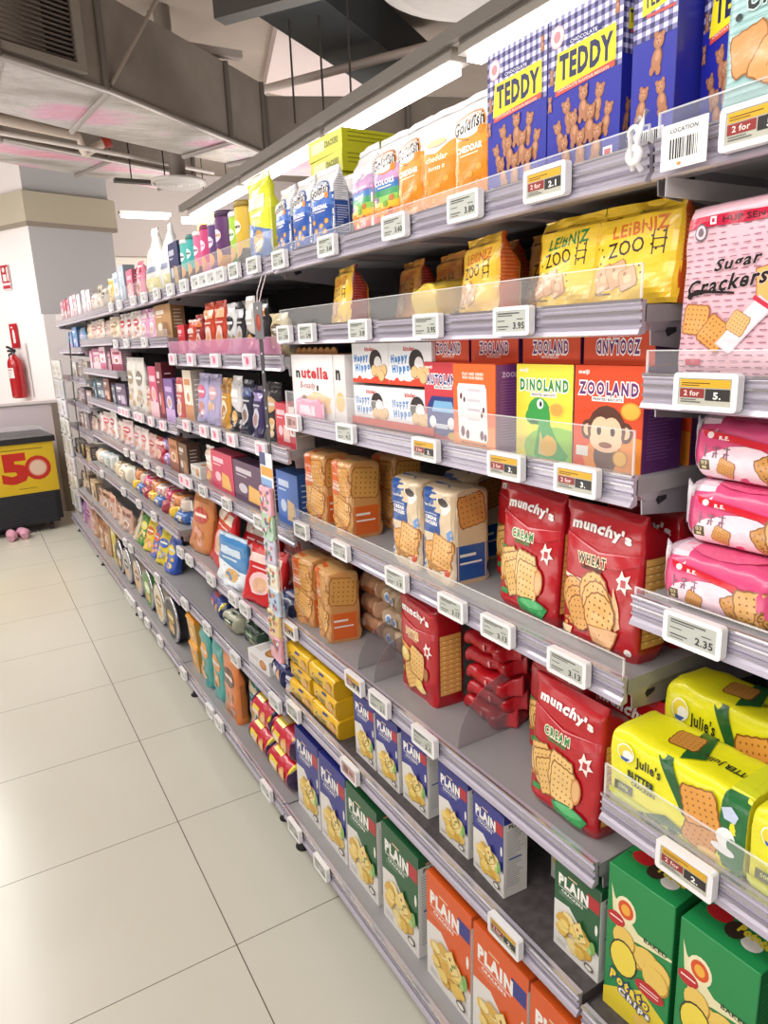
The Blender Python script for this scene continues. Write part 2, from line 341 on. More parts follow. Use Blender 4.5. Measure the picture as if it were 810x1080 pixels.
TAGS=[
  ('A', 1, 0.487, 0.092, 1.782, 'p', '5.') ,
  ('B', 1, 0.799, 0.085, 1.795, 'p', '2.1') ,
  ('B', 1, 0.988, 0.086, 1.792, 'g', '3.80') ,
  ('B', 1, 1.204, 0.085, 1.791, 'g', '3.60') ,
  ('B', 1, 1.492, 0.094, 1.793, 'g', '3.60') ,
  ('B', 1, 1.767, 0.098, 1.789, 'g', '') ,
  ('B', 2, 0.868, 0.084, 1.599, 'g', '3.95') ,
  ('B', 2, 1.103, 0.086, 1.597, 'g', '3.95') ,
  ('B', 2, 1.361, 0.088, 1.596, 'g', '3.8') ,
  ('B', 2, 1.629, 0.089, 1.595, 'g', '') ,
  ('B', 2, 1.769, 0.095, 1.596, 'g', '') ,
  ('B', 3, 0.726, 0.087, 1.375, 'p', '3.') ,
  ('B', 3, 0.884, 0.088, 1.375, 'p', '3.') ,
  ('B', 3, 1.119, 0.092, 1.371, 'p', '3.') ,
  ('B', 3, 1.449, 0.096, 1.37, 'g', '4.2') ,
  ('B', 3, 1.753, 0.096, 1.371, 'r', '') ,
  ('B', 4, 0.733, 0.086, 1.08, 'g', '3.13') ,
  ('B', 4, 0.905, 0.088, 1.082, 'g', '3.13') ,
  ('B', 4, 1.041, 0.088, 1.082, 'g', '3.17') ,
  ('B', 4, 1.245, 0.1, 1.083, 'g', '1.9') ,
  ('B', 4, 1.51, 0.101, 1.081, 'g', '1.6') ,
  ('B', 4, 1.748, 0.106, 1.079, 'g', '') ,
  ('B', 5, 1.083, 0.1, 0.782, 'g', '2.1') ,
  ('B', 5, 1.266, 0.102, 0.784, 'g', '2.1') ,
  ('B', 5, 1.386, 0.101, 0.782, 'p', '') ,
  ('B', 5, 1.776, 0.102, 0.786, 'p', '') ,
  ('B', 6, 0.776, 0.085, 0.575, 'p', '') ,
  ('B', 6, 1.348, 0.104, 0.573, 'r', '') ,
  ('B', 6, 1.684, 0.116, 0.568, 'g', '') ,
  ('B', 7, 1.724, 0.111, 0.168, 'g', '') ,
  ('B', 7, 1.541, 0.121, 0.179, 'g', '') ,
  ('A', 2, 0.525, 0.084, 1.504, 'p', '5.') ,
  ('A', 3, 0.519, 0.084, 1.209, 'g', '2.35') ,
  ('A', 4, 0.475, 0.084, 0.914, 'p', '2.') ,
  ('C', 1, 1.954, 0.08, 1.786, 'g', '') ,
  ('C', 1, 2.113, 0.091, 1.788, 'g', '') ,
  ('C', 1, 2.241, 0.091, 1.789, 'b', '') ,
  ('C', 1, 2.333, 0.088, 1.791, 'b', '') ,
  ('C', 1, 2.421, 0.083, 1.789, 'b', '') ,
  ('C', 1, 2.509, 0.088, 1.79, 'b', '') ,
  ('C', 1, 2.661, 0.159, 1.789, 'b', '') ,
  ('C', 1, 2.854, 0.138, 1.79, 'b', '') ,
  ('D', 1, 3.063, 0.156, 1.798, 'b', '') ,
  ('D', 1, 3.305, 0.179, 1.799, 'b', '') ,
  ('D', 1, 3.527, 0.141, 1.805, 'b', '') ,
  ('D', 1, 3.85, 0.141, 1.811, 'b', '') ,
  ('D', 1, 4.079, 0.157, 1.815, 'b', '') ,
  ('C', 2, 2.932, 0.193, 1.533, 'k', '') ,
  ('C', 2, 2.666, 0.126, 1.531, 'k', '') ,
  ('C', 2, 2.376, 0.114, 1.53, 'k', '') ,
  ('C', 2, 2.055, 0.106, 1.533, 'k', '') ,
  ('C', 3, 2.828, 0.114, 1.277, 'k', '') ,
  ('C', 3, 2.594, 0.111, 1.269, 'k', '') ,
  ('C', 3, 2.451, 0.112, 1.272, 'k', '') ,
  ('C', 3, 2.279, 0.119, 1.27, 'k', '') ,
  ('C', 3, 2.007, 0.097, 1.275, 'k', '') ,
  ('C', 4, 3.176, 0.142, 1.022, 'k', '') ,
  ('C', 4, 2.982, 0.127, 1.034, 'k', '') ,
  ('C', 4, 2.69, 0.134, 1.044, 'g', '') ,
  ('C', 4, 2.406, 0.122, 1.052, 'g', '') ,
  ('C', 4, 2.08, 0.096, 1.045, 'g', '') ,
  ('C', 5, 3.014, 0.122, 0.713, 'b', '') ,
  ('C', 5, 2.844, 0.126, 0.71, 'b', '') ,
  ('C', 5, 2.547, 0.105, 0.703, 'b', '') ,
  ('C', 5, 2.288, 0.099, 0.707, 'b', '') ,
  ('C', 5, 2.172, 0.091, 0.705, 'b', '') ,
  ('D', 6, 3.311, 0.131, 0.55, 'b', '') ,
  ('C', 6, 2.819, 0.116, 0.559, 'b', '') ,
  ('C', 6, 2.509, 0.109, 0.555, 'b', '') ,
  ('C', 6, 2.188, 0.087, 0.541, 'b', '') ,
  ('C', 6, 1.828, 0.099, 0.55, 'b', '') ,
  ('E', 6, 4.733, 0.164, 0.48, 'b', '') ,
  ('D', 6, 4.324, 0.14, 0.472, 'b', '') ,
  ('D', 6, 3.918, 0.147, 0.451, 'b', '') ,
  ('D', 7, 3.375, 0.233, 0.219, 'b', '') ,
  ('C', 7, 2.951, 0.205, 0.216, 'b', '') ,
  ('C', 7, 2.557, 0.103, 0.185, 'b', '') ,
  ('C', 7, 2.444, 0.109, 0.181, 'b', '') ,
  ('C', 7, 1.95, 0.096, 0.184, 'b', '') ,
  ('D', 7, 4.397, 0.149, 0.151, 'b', '') ,
  ('D', 7, 4.221, 0.138, 0.155, 'b', '') ,
  ('D', 7, 4.057, 0.129, 0.158, 'b', '') ,
  ('D', 7, 3.827, 0.175, 0.17, 'b', '') ,
  ('D', 7, 3.654, 0.134, 0.173, 'b', '') ,
  ('D', 2, 4.086, 0.133, 1.595, 'b', '') ,
  ('D', 2, 3.797, 0.093, 1.597, 'b', '') ,
  ('D', 2, 3.396, 0.076, 1.593, 'b', '') ,
  ('D', 3, 4.427, 0.125, 1.249, 'k', '') ,
  ('D', 3, 4.2, 0.114, 1.247, 'k', '') ,
  ('D', 3, 4.006, 0.131, 1.245, 'k', '') ,
  ('D', 3, 3.775, 0.094, 1.251, 'k', '') ,
  ('D', 3, 3.666, 0.09, 1.249, 'k', '') ,
  ('D', 3, 3.453, 0.101, 1.247, 'k', '') ,
  ('D', 3, 3.227, 0.108, 1.244, 'k', '') ,
  ('D', 4, 4.209, 0.116, 1.025, 'b', '') ,
  ('D', 4, 4.001, 0.106, 1.028, 'b', '') ,
  ('D', 4, 3.679, 0.16, 1.012, 'b', '') ,
  ('D', 4, 3.399, 0.179, 1.017, 'b', '') ,
  ('D', 5, 4.168, 0.092, 0.704, 'b', '') ,
  ('D', 5, 3.772, 0.128, 0.706, 'b', '') ,
  ('D', 5, 3.434, 0.109, 0.707, 'b', '') ,
]
def put(mesh, name, label, cat, X, y, z, d=0.0, rot=0.0, tilt=0.0, roll=0.0, group=None, parent=None):
    return link(name, mesh, parent, (X+d/2, y, z), (RD(tilt), RD(roll), RD(-90+rot)), label, cat, group)
# ================================================================== the shelving
RZ = {  # bay: [(rail bottom z, front X)]
 'A': [(1.757,.76),(1.482,.76),(1.178,.76),(.878,.715),(.50,.69),(.135,.66)],
 'B': [(1.757,.76),(1.575,.76),(1.345,.76),(1.045,.76),(.748,.715),(.514,.69),(.135,.66)],
 'C': [(1.762,.76),(1.503,.76),(1.243,.76),(.998,.76),(.682,.715),(.474,.69),(.135,.66)],
 'D': [(1.762,.76),(1.575,.76),(1.208,.76),(.972,.76),(.752,.715),(.448,.69),(.135,.66)],
 'E': [(1.762,.76),(1.595,.76),(1.411,.76),(1.208,.76),(.972,.76),(.752,.715),(.448,.69),(.135,.66)],
 'F': [(1.762,.76),(1.548,.76),(1.33,.76),(1.13,.76),(.93,.76),(.72,.715),(.43,.69),(.135,.66)]}
BY = {'A': (-.57,.63), 'B': (.63,1.83), 'C': (1.83,3.03), 'D': (3.03,4.23), 'E': (4.23,5.43), 'F': (5.43,6.63)}
BAYN = {'A': 'nearest bay', 'B': 'second bay', 'C': 'third bay', 'D': 'fourth bay', 'E': 'fifth bay', 'F': 'sixth and farthest bay'}
ORD = ['', 'first','second','third','fourth','fifth','sixth','seventh','eighth','ninth','tenth','eleventh','twelfth','thirteenth','fourteenth','fifteenth','sixteenth','seventeenth']
BACKX = 1.17
RH = .045
def surf(b, s): return RZ[b][s-1][0]+RH-.006          # height of the shelf surface
def make_shelf(b, s):
    z0, X = RZ[b][s-1]; y0, y1 = BY[b]; y0 += .004; y1 -= .004; n = len(RZ[b])
    base = s == n
    bm = MB(); zt = z0+RH-.006
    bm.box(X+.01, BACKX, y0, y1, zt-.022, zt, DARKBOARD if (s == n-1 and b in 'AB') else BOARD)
    bm.ext([(X+.012,zt-.022),(X+.03,zt-.034),(X+.05,zt-.034),(X+.06,zt-.022)], y0, y1, 'y', METAL)     # folded front stiffener
    for k in range(1, 4): bm.box(X+.05, BACKX-.03, y0+(y1-y0)*k/4-.012, y0+(y1-y0)*k/4+.012, zt-.034, zt-.022, METAL)
    words_ = {1:'top', n:'bottom'}.get(s, ORD[s])
    sh = link('metal_shelf', bm, label=('grey metal base shelf just above the floor, ' if base else 'grey metal shelf, %s from the top, ' % words_ if s > 1 else 'topmost grey metal shelf, ')+BAYN[b], cat='shelf', group='gondola shelves')
    rb = MB()
    prof = [(X+.012,z0+RH),(X+.002,z0+RH),(X,z0+RH-.004),(X+.003,z0+RH-.008),(X+.004,z0+.012),(X,z0+.008),(X-.003,z0+.002),(X+.001,z0),(X+.012,z0+.003)]
    rb.ext(prof, y0, y1, 'y', LILAC)
    rb.box(X-.0006, X+.004, y0, y1, z0+RH-.0155, z0+RH-.0125, SILVER)
    rb.box(X+.0004, X+.004, y0, y1, z0+.0165, z0+.020, RIDGE)
    rb.box(X-.001, X+.004, y0, y1, z0+RH-.002, z0+RH+.001, SILVER)
    link('price_rail', rb, sh)
    if not base:
        for yy, sg in ((y0+.002, 1), (y1-.004, -1)):
            br = MB(); br.ext([(X+.022,zt-.006),(BACKX,zt-.006),(BACKX,zt-.095),(X+.10,zt-.06),(X+.026,zt-.052)], yy, yy+.002, 'y', METAL)
            br.ext([(X+.05,zt-.03),(X+.075,zt-.03),(X+.075,zt-.036),(X+.058,zt-.042)], yy-.0006, yy+.0026, 'y', DARK)
            link('bracket', br, sh)
    gh = {('A',1):.03,('B',1):.022,('C',1):.062,('D',1):.062,('E',1):.06,('F',1):.05,('B',2):.045,('B',3):.062,('B',4):.03,('A',2):.03,('A',3):.012,('C',2):.05,('A',4):.05,
          ('D',2):.03,('E',2):.03,('B',5):.0}.get((b,s), 0)
    if gh:
        g = MB(); pink = (b, s) == ('C', 2)
        g.box(X+.004, X+.0058, y0+.002, y1-.002, z0+RH-.01, z0+RH+gh, clear(.07 if not pink else .42, '#ffffff' if not pink else '#f0a9cf', .12))
        g.box(X+.0036, X+.0062, y0+.002, y1-.002, z0+RH+gh-.0016, z0+RH+gh, clear(.4))
        for a in (y0+.002, y1-.0045): g.box(X+.0036, X+.0062, a, a+.0025, z0+RH-.01, z0+RH+gh, clear(.4))
        link('front_guard', g, sh)
    return sh
for b in RZ:
    for s in range(1, len(RZ[b])+1): make_shelf(b, s)
    y0, y1 = BY[b]
    pn = MB(); pn.box(BACKX, BACKX+.02, y0+.012, y1-.012, .1, 1.79, mat('#3a373a', .6))
    for k in range(1, 5): pn.box(BACKX-.001, BACKX+.02, y0+.012, y1-.012, .1+k*.34, .104+k*.34, DARK)
    link('gondola_back_panel', pn, label='dark grey metal back panel behind the goods of the '+BAYN[b], cat='panel', group='gondola back panels')
def upright(y, label):
    u = MB(); u.box(BACKX-.022, BACKX+.045, y-.012, y+.012, 0, 1.80, mat('#6c696d', .4, .6))
    for k in range(34): u.box(BACKX-.0226, BACKX-.02, y-.003, y+.003, .12+k*.05, .135+k*.05, DARK)
    o = link('gondola_upright', u, label=label, cat='post', group='gondola uprights')
    f = MB(); f.box(.70, BACKX+.05, y-.015, y+.015, .045, .13, mat('#77747a', .4, .5)); link('base_leg', f, o)
    q = MB(); q.lathe([(0,0),(.022,0),(.024,.006),(.012,.014),(.008,.05),(0,.05)], DARK, 16, c=(.715, y, 0)); link('leveling_foot', q, o)
upright(-.57, 'slotted grey metal upright at the open end of the nearest bay')
for y, a in ((.63,'nearest and second'),(1.83,'second and third'),(3.03,'third and fourth'),(4.23,'fourth and fifth'),(5.43,'fifth and sixth')):
    upright(y, 'slotted grey metal upright standing between the %s bays' % a)
upright(6.63, 'slotted grey metal upright at the far end of the shelving')
kp = MB(); kp.box(.76, .775, -.57, 6.63, .0, .11, mat('#5b5759', .5)); link('kick_plate', kp, label='long dark grey kick plate set back under the base shelves', cat='kick plate')
for k, b in enumerate('ABCDEF'):
    y0, y1 = BY[b]; f = MB(); f.ext([(.735,.012),(.75,.012),(.75,.09),(.735,.09)], y0+.10+.1*(k%2), y0+.128+.1*(k%2), 'y', mat('#8a868c', .35, .6))
    f.lathe([(0,0),(.017,0),(.019,.006),(.009,.012),(.009,.03),(0,.03)], DARK, 14, c=(.72, y0+.16+.1*(k%2), 0))
    link('shelf_support', f, label='small grey support and black foot under the base shelf of the '+BAYN[b], cat='shelf support', group='base supports')
# ================================================================== electronic price tags
def make_tag(kind, price):
    fr = MB(); w, h, t = .084, .044, .012; r = .005; P = []
    for cx, cz, a0 in ((w/2-r, h/2-r, 0), (-w/2+r, h/2-r, 90), (-w/2+r, -h/2+r, 180), (w/2-r, -h/2+r, 270)):
        for k in range(4): P.append((cx+r*cos(RD(a0+k*30)), cz+r*sin(RD(a0+k*30))))
    n = len(P); sx, sz = .83, .72
    Q = [(max(-w/2*sx, min(w/2*sx, x)), max(-h/2*sz, min(h/2*sz, z))) for x, z in P]
    W = mat('#eceaec', .35)
    vs = [(x, 0, z) for x, z in P]+[(x, -t, z) for x, z in P]+[(x, -t, z) for x, z in Q]+[(x, -t+.0012, z) for x, z in Q]
    for k in range(3): fr.add(vs, [[k*n+i, k*n+(i+1)%n, (k+1)*n+(i+1)%n, (k+1)*n+i] for i in range(n)], W)
    fr.add(vs, [list(range(n))], W)
    sc = MB(); w2, h2 = w*sx, h*sz
    bg = {'g':'#b9bcb4','p':'#b8b6a8','r':'#b08a86','k':'#f2b9cb','b':'#c9cbc8'}[kind]
    sc.add([(-w2/2,-t+.0011,-h2/2),(w2/2,-t+.0011,-h2/2),(w2/2,-t+.0011,h2/2),(-w2/2,-t+.0011,h2/2)], [[0,1,2,3]], ink(bg))
    if kind == 'p': E = [('r',.03,.66,.97,.96,'#d9a624'),('r',.03,.28,.5,.62,'#8e2c2a'),('r',.52,.2,.97,.62,'#2a2626'),('r',.06,.8,.6,.84,'#6b5410'),('r',.06,.72,.4,.755,'#6b5410'),('t','2 for',.26,.45,.2,.3,'#f0d9d4'),('t',price or '2.',.74,.38,.26,.3,'#f4f2ee',{'b':.03}),('r',.05,.1,.44,.15,'#6a6a66'),('r',.05,.19,.35,.23,'#6a6a66')]
    elif kind == 'r': E = [('r',.08,.1,.92,.9,'#c9a3a0'),('r',.14,.2,.5,.8,'#7c5a58'),('r',.56,.3,.86,.7,'#9a6a66')]
    elif kind == 'k': E = [('r',.05,.06,.95,.94,'#f7cfdb'),('e',.5,.5,.2,.34,'#d9607f'),('r',.12,.78,.6,.86,'#b4566e')]
    elif kind == 'b': E = [('r',.08,.74,.8,.82,'#8f918d'),('r',.08,.58,.6,.64,'#9a9c98'),('r',.6,.2,.9,.45,'#777975')]
    else: E = [('r',.05,.84,.78,.9,'#4a4c48'),('r',.05,.74,.55,.79,'#5a5c58'),('r',.05,.5,.3,.54,'#5a5c58'),('r',.05,.22,.42,.27,'#4a4c48'),('r',.05,.1,.34,.14,'#5a5c58'),('r',.7,.56,.9,.6,'#5a5c58'),('t',price or '2.90',.76,.28,.32,.36,'#1c1d1b',{'b':.02})]
    art(sc, E, lambda u, v, o: (u-w2/2, -t+.0011-o, v-h2/2), w2, h2)
    return fr.mesh('tag_frame'), sc.mesh('tag_screen')
TM = {}
KW = {'g':'grey-screened','p':'yellow, red and black','r':'dull red-screened','k':'pink-screened','b':'pale-screened'}
cnt = {}
for b, s, y, w, z, kind, price in TAGS:
    y *= 1.03 if s == 6 and b != 'A' else 1.0
    z0, X = RZ[b][s-1]
    lo, hi = BY[b]
    if y > hi-.045: y = hi-.045
    if y < lo+.045: y = lo+.045
    cnt.setdefault((b, s), []).append((y, kind, price))
for (b, s), L_ in cnt.items():
    L_.sort(reverse=True); z0, X = RZ[b][s-1]; last = 9
    for i, (y, kind, price) in enumerate(L_):
        y = min(y, last-.088); last = y
        k = (kind, price)
        if k not in TM: TM[k] = make_tag(kind, price)
        o = link('price_tag', TM[k][0], None, (X-.0026, y, z0+.027 if s > 1 else z0+.030), (0, 0, RD(-90)), group='electronic price tags', cat='price tag')
        link('screen', TM[k][1], o)
        bs = 'bottom' if s == len(RZ[b]) else ('top' if s == 1 else ORD[s])
        o['label'] = ('%s price tag, %s from far end, %s shelf, %s' % (KW[kind], ORD[i+1], bs, BAYN[b].replace(' and farthest','')))
# paper location card on the near end of the top rail
lc = MB(); lc.box(-.03, .03, -.0012, 0, -.024, .024, ink('#f2f0ee'))
art(lc, [('t','LOCATION',.5,.84,.1,.6,'#555555')]+barcode(.2,.22,.82,.66)+[('e',.42,.1,.05,.04,'#e0903a')], lambda u, v, o: (u-.03, -.0012-o, v-.024), .06, .048)
put(lc.mesh('card'), 'location_card', 'white paper card reading LOCATION over a barcode on the top rail', 'card', .7455, .572, 1.785)
# transparent clip holding the plastic strip below the top rail
cl = MB(); cl.tube([(.752,.632,1.835),(.742,.630,1.82),(.738,.632,1.80),(.742,.636,1.78),(.75,.634,1.77)], .0035, clear(.55), 8)
cl.tube([(.75,.640,1.83),(.737,.642,1.81),(.738,.640,1.785),(.746,.644,1.772)], .003, clear(.55), 8)
cl.lathe([(.004,-.003),(.011,-.003),(.013,0),(.011,.003),(.004,.003)], clear(.6), 18, 'x', (.740,.638,1.787))
cl.lathe([(.004,-.003),(.009,-.003),(.010,0),(.009,.003),(.004,.003)], clear(.6), 18, 'x', (.742,.640,1.812))
link('plastic_clip', cl, label='twisted clear plastic clip on the top rail where two bays meet', cat='clip')
st = MB(); st.box(.755, .98, .6005, .6022, 1.735, 1.757, clear(.28)); link('clear_strip_holder', st, label='clear plastic strip holder sticking out under the top shelf above the pink crackers', cat='strip holder')
# smoked curved plastic dividers standing on the empty fifth shelf
def divider(X, y, z, rr, lab, rot=0):
    d = MB(); P = [(X, z), (X+rr, z)]+[(X+rr-rr*sin(RD(a)), z+rr*1.0-rr*1.0*(1-cos(RD(a)))) for a in range(0, 91, 10)]
    d.ext(P, y, y+.0016, 'y', clear(.32, '#8a8288', .15)); link('shelf_divider', d, label=lab, cat='divider', group='curved shelf dividers')
divider(.735, 1.42, surf('B',5), .11, 'curved smoked plastic divider on the fifth shelf, left of the red butter cracker box')
divider(.735, 1.34, surf('B',5), .10, 'curved smoked plastic divider on the fifth shelf, just touching the red butter cracker box')
divider(.735, 1.005, surf('B',5), .13, 'curved smoked plastic divider on the fifth shelf, right of the red packet stack')

# ================================================================== near packages: artwork
GOLD = '#e2b04e'
def plain_box(w, h, d, c, band, depthside=True, dark=None):
    seed = int(c[1:3], 16)
    F = [('r',0,0,1,1,'#e6e3de'),('p',[(0,.52),(0,1),(1,1),(1,.30),(.62,.42),(.34,.55)],c)]
    F += [('r',.72,.74,.98,.88,band),('t','MUNCHY',.36,.885,.035,.2,'#f0d9c0'),('t','PLAIN',.42,.79,.125,.66,'#f5f3ee',{'b':.06,'rot':0}),('r',.09,.705,.72,.713,'#f5f3ee')]
    F[-3] = ('r',.3,.87,.5,.885,'#e8c9a0')
    F += [('t','CRACKERS',.4,.672,.032,.5,'#f5f3ee',{'b':.03}),('r',.1,.64,.5,.645,mixc(c,'#ffffff',.5)),('r',.1,.62,.42,.625,mixc(c,'#ffffff',.5))]
    F += [('e',.52,.22,.4,.17,'#efece6'),('e',.52,.225,.36,.15,'#d8d3ca')]
    F += chips(.5,.29,.34,.16,34,seed,s=.14,asp=w/h*1.0)
    F += [('p',[(.45,.42),(.62,.52),(.8,.36),(.62,.28)],'#b88a30'),('p',[(.46,.425),(.62,.51),(.785,.36),(.62,.29)],'#f0d88a')]
    for x, y in ((.58,.42),(.64,.38),(.69,.4),(.62,.34)): F.append(('e',x,y,.025,.015,'#4f7a35' if x > .6 else '#9b3a22'))
    F += [('e',.9,.36,.06,.07,'#7fae58'),('e',.84,.3,.05,.04,'#a9cc78'),('e',.93,.56,.03,.06,'#f0ece2'),('e',.82,.1,.1,.035,'#5a4a3c'),('e',.82,.1,.07,.022,'#f1efe8')]
    F += lines(.08,.09,.3,2,.03,'#8b8780',.006,seed)
    S = [('r',0,.9,1,1,c),('t','PLAIN',.5,.86,.045,.6,'#2a2a2a',{'b':.04}),('r',.3,.905,.7,.93,'#d9a07a')]+lines(.12,.8,.85,26,.027,'#8d9098',.007,seed,.5)+[('r',.2,.45,.75,.47,'#3b5a9a')]
    T = [('t','PLAIN',.35,.5,.3,.35,mixc(c,'#ffffff',.75),{'b':.04})]
    return carton(w, d, h, '#e6e3de', F, S, T, cs='#dddad6', ct=c)
NAVY, GREEN, ORANGE = '#2b2f86', '#1f5a35', '#dd5a1c'
TEETH = None
def gingham(x0, y0, x1, y1, nx, ny):
    E = [('r',x0,y0,x1,y1,'#dcd9ea')]; dx = (x1-x0)/nx; dy = (y1-y0)/ny
    for i in range(nx): E.append(('r',x0+i*dx,y0,x0+(i+.5)*dx,y1,'#8f8bb8'))
    for j in range(ny): E.append(('r',x0,y0+j*dy,x1,y0+(j+.5)*dy,'#7c78aa'))
    for i in range(nx):
        for j in range(ny): E.append(('r',x0+i*dx,y0+j*dy,x0+(i+.5)*dx,y0+(j+.5)*dy,'#2c2a5c'))
    return E
def teddy_front(full=True):
    asp = .135/.197
    F = [('r',0,0,1,1,'#20269a')]+gingham(0,.56,1,1,11,7)
    F += [('p',[(0,.50),(0,.60),(.18,.62),(.14,.52)],'#20269a'),('p',[(.1,.56),(.14,.78),(.92,.80),(.93,.60)],'#f2e21c'),('t','TEDDY',.53,.685,.155,.72,'#161c4e',{'b':.05})]
    F += [('p',[(.12,.525),(.12,.56),(.92,.60),(.92,.565)],'#d84a3c'),('t','CHOCOLATE FLAVOUR BISCUITS',.5,.562,.018,.7,'#f6d8c8',{'rot':2}),
          ('r',.26,.80,.74,.835,'#1a2064'),('t','CHOCOLATE',.5,.817,.022,.4,'#e4e2f4')]
    F += [('e',.13,.88,.1,.068,'#f0b7bd'),('e',.13,.88,.085,.057,'#f7d9d6'),('e',.13,.88,.05,.034,'#e0848c')]
    for x, y, s, r in ((.30,.40,.13,18),(.52,.44,.135,0),(.72,.42,.13,-14),(.18,.29,.12,20),(.40,.31,.14,10),(.62,.31,.14,-6),(.84,.30,.12,-16),(.28,.18,.13,14),(.50,.18,.14,0),(.72,.18,.14,-5)):
        F += bear_biscuit(x, y, s, r, asp)
    for x, y in ((.06,.66),(.93,.90),(.04,.5)): F += bear_biscuit(x, y, .06, 0, asp)
    F += [('t','NET WEIGHT 120g',.32,.045,.018,.4,'#dfe2f6'),('t','POIDS NET',.62,.045,.018,.2,'#dfe2f6'),('r',.8,.04,.92,.12,'#f4f2f4'),('r',.82,.055,.9,.105,'#d44a50'),('e',.07,.05,.045,.03,'#e9e7f5')]
    return F
def teddy_side():
    asp = .068/.197
    F = [('r',0,0,1,1,'#20269a')]+gingham(0,.62,1,1,5,7)
    F += [('p',[(.2,.75),(.2,.86),(1,.90),(1,.79)],'#f2e21c'),('t','TEDDY',.6,.825,.07,.7,'#161c4e',{'b':.05,'rot':3}),('r',.3,.735,.95,.75,'#d84a3c')]
    F += bear_biscuit(.6,.55,.27,-8,asp)+bear_biscuit(.28,.3,.24,-12,asp)+bear_biscuit(.72,.31,.24,10,asp)
    F += barcode(.3,.05,.8,.13)
    return F
def goldfish(c1, c2, word, rainbow=False, alt=False):
    F = [('r',0,0,1,.56,c1)]
    if rainbow:
        for i, c in enumerate(('#b0304a','#d8452c','#e8892c','#e8c03a','#8cc152','#3f9a5c','#3c7ab8','#7d5ba6','#b77fb5')): F.append(('r',0,i*.068,1,(i+1)*.068,c))
    F += [('p',[(0,.5),(0,.60),(.2,.57),(.45,.53),(.75,.57),(1,.66),(1,.5)],c2 if not rainbow else '#c79cc6'),('r',0,.94,1,1,'#e9e7ea')]
    if alt: F += [('t',word,.5,.52,.06,.75,'#fff4e6',{'b':.02,'sh':.15}),('t','bursts it',.5,.43,.045,.5,'#fff4e6',{'sh':.2}),('e',.5,.66,.3,.03,mixc(c2,'#ffffff',.5))]
    else:
        F += [('e',.5,.70,.44,.13,c2 if not rainbow else '#e98a3a'),('e',.5,.70,.41,.112,'#f6f3f2'),('t','Goldfish',.5,.70,.12,.82,'#2b2623',{'b':.03,'sh':.2,'rot':5}),('e',.82,.62,.08,.04,'#e98a2c'),
              ('t',word,.5,.49,.06,.7,'#ffffff',{'b':.04}),('r',.25,.43,.75,.442,'#f8e4cc')]
    for i, (x, y) in enumerate(((.3,.2),(.55,.25),(.72,.17),(.42,.11),(.78,.3),(.2,.31))):
        q = '#e8a446' if not rainbow else ('#e8a446','#7aa83c','#b0522c','#e0c040','#c87a40','#8a5a9a')[i]
        F += [('p',[(x-.1,y+.03),(x-.1,y-.03),(x-.03,y)],mixc(q,'#5a3000',.3)),('e',x,y,.085,.034,mixc(q,'#5a3000',.35)),('e',x,y,.075,.029,q)]
    S = [('r',0,0,1,.55,mixc(c1,'#000000',.12))]+lines(.15,.86,.85,12,.028,'#9a9aa2',.008,3,.5)+lines(.15,.48,.85,12,.03,'#e8e8f0',.008,4,.5)
    return bag(.098, .06, .172, '#f1eff0', F, S, None, 'gable', 5, .0014, seed=len(word), seal='#e2e0e3', rows=14, n=36)
def leibniz(side, seed, word2='ZOO', w=.138, h=.135, face='#efc52e'):
    F = [('r',0,.0,1,1,face),('t','LEIBNIZ',.56,.74,.13,.62,'#1f7a3a' if side == '#1f6b35' else '#d2691e',{'b':.03,'rot':4}),('t',word2,.42,.56,.15,.42,'#26221a',{'b':.012,'rot':6}),
         ('r',.1,.86,.3,.885,'#7a3a1a'),('t','Spelt & Oats' if side == '#1f6b35' else 'Butter',.62,.9,.05,.34,'#7a5a1a',{'sh':.3}),('r',.2,.1,.34,.12,'#6a4a18'),('t','100 g',.14,.12,.05,.12,'#4a3a14')]
    r = random.Random(seed)
    for i in range(3):   # line drawings of animals: wobbly outlines
        x, y = (.78,.56,.08)[i], (.6,.3,.5)[i]; P = []
        for k in range(7): F.append(('e', x+.075*cos(k*.9), y+.09*sin(k*.9), .013, .012, '#2b2618'))
    F += [('r',.72,.46,.735,.7,'#2b2618'),('r',.84,.46,.855,.7,'#2b2618'),('r',.72,.6,.85,.612,'#2b2618'),('r',.72,.52,.85,.532,'#2b2618')]
    for x, y, q in ((.2,.27,.2),(.36,.3,.2),(.5,.25,.17)): F += cracker(x, y, q*.62, 20, '#d8a77c', '#a87444', w/h, False)+[('e',x,y,.05,.045,'#e6c19a'),('e',x-.04,y+.05,.02,.02,'#a87444')]
    return bag(w, .075, h, face, F, lines(.2,.8,.8,10,.045,mixc(side,'#ffffff',.25),.012,seed,.4), side, 'stand', 4, .0022, seed=seed, rows=26, n=56)
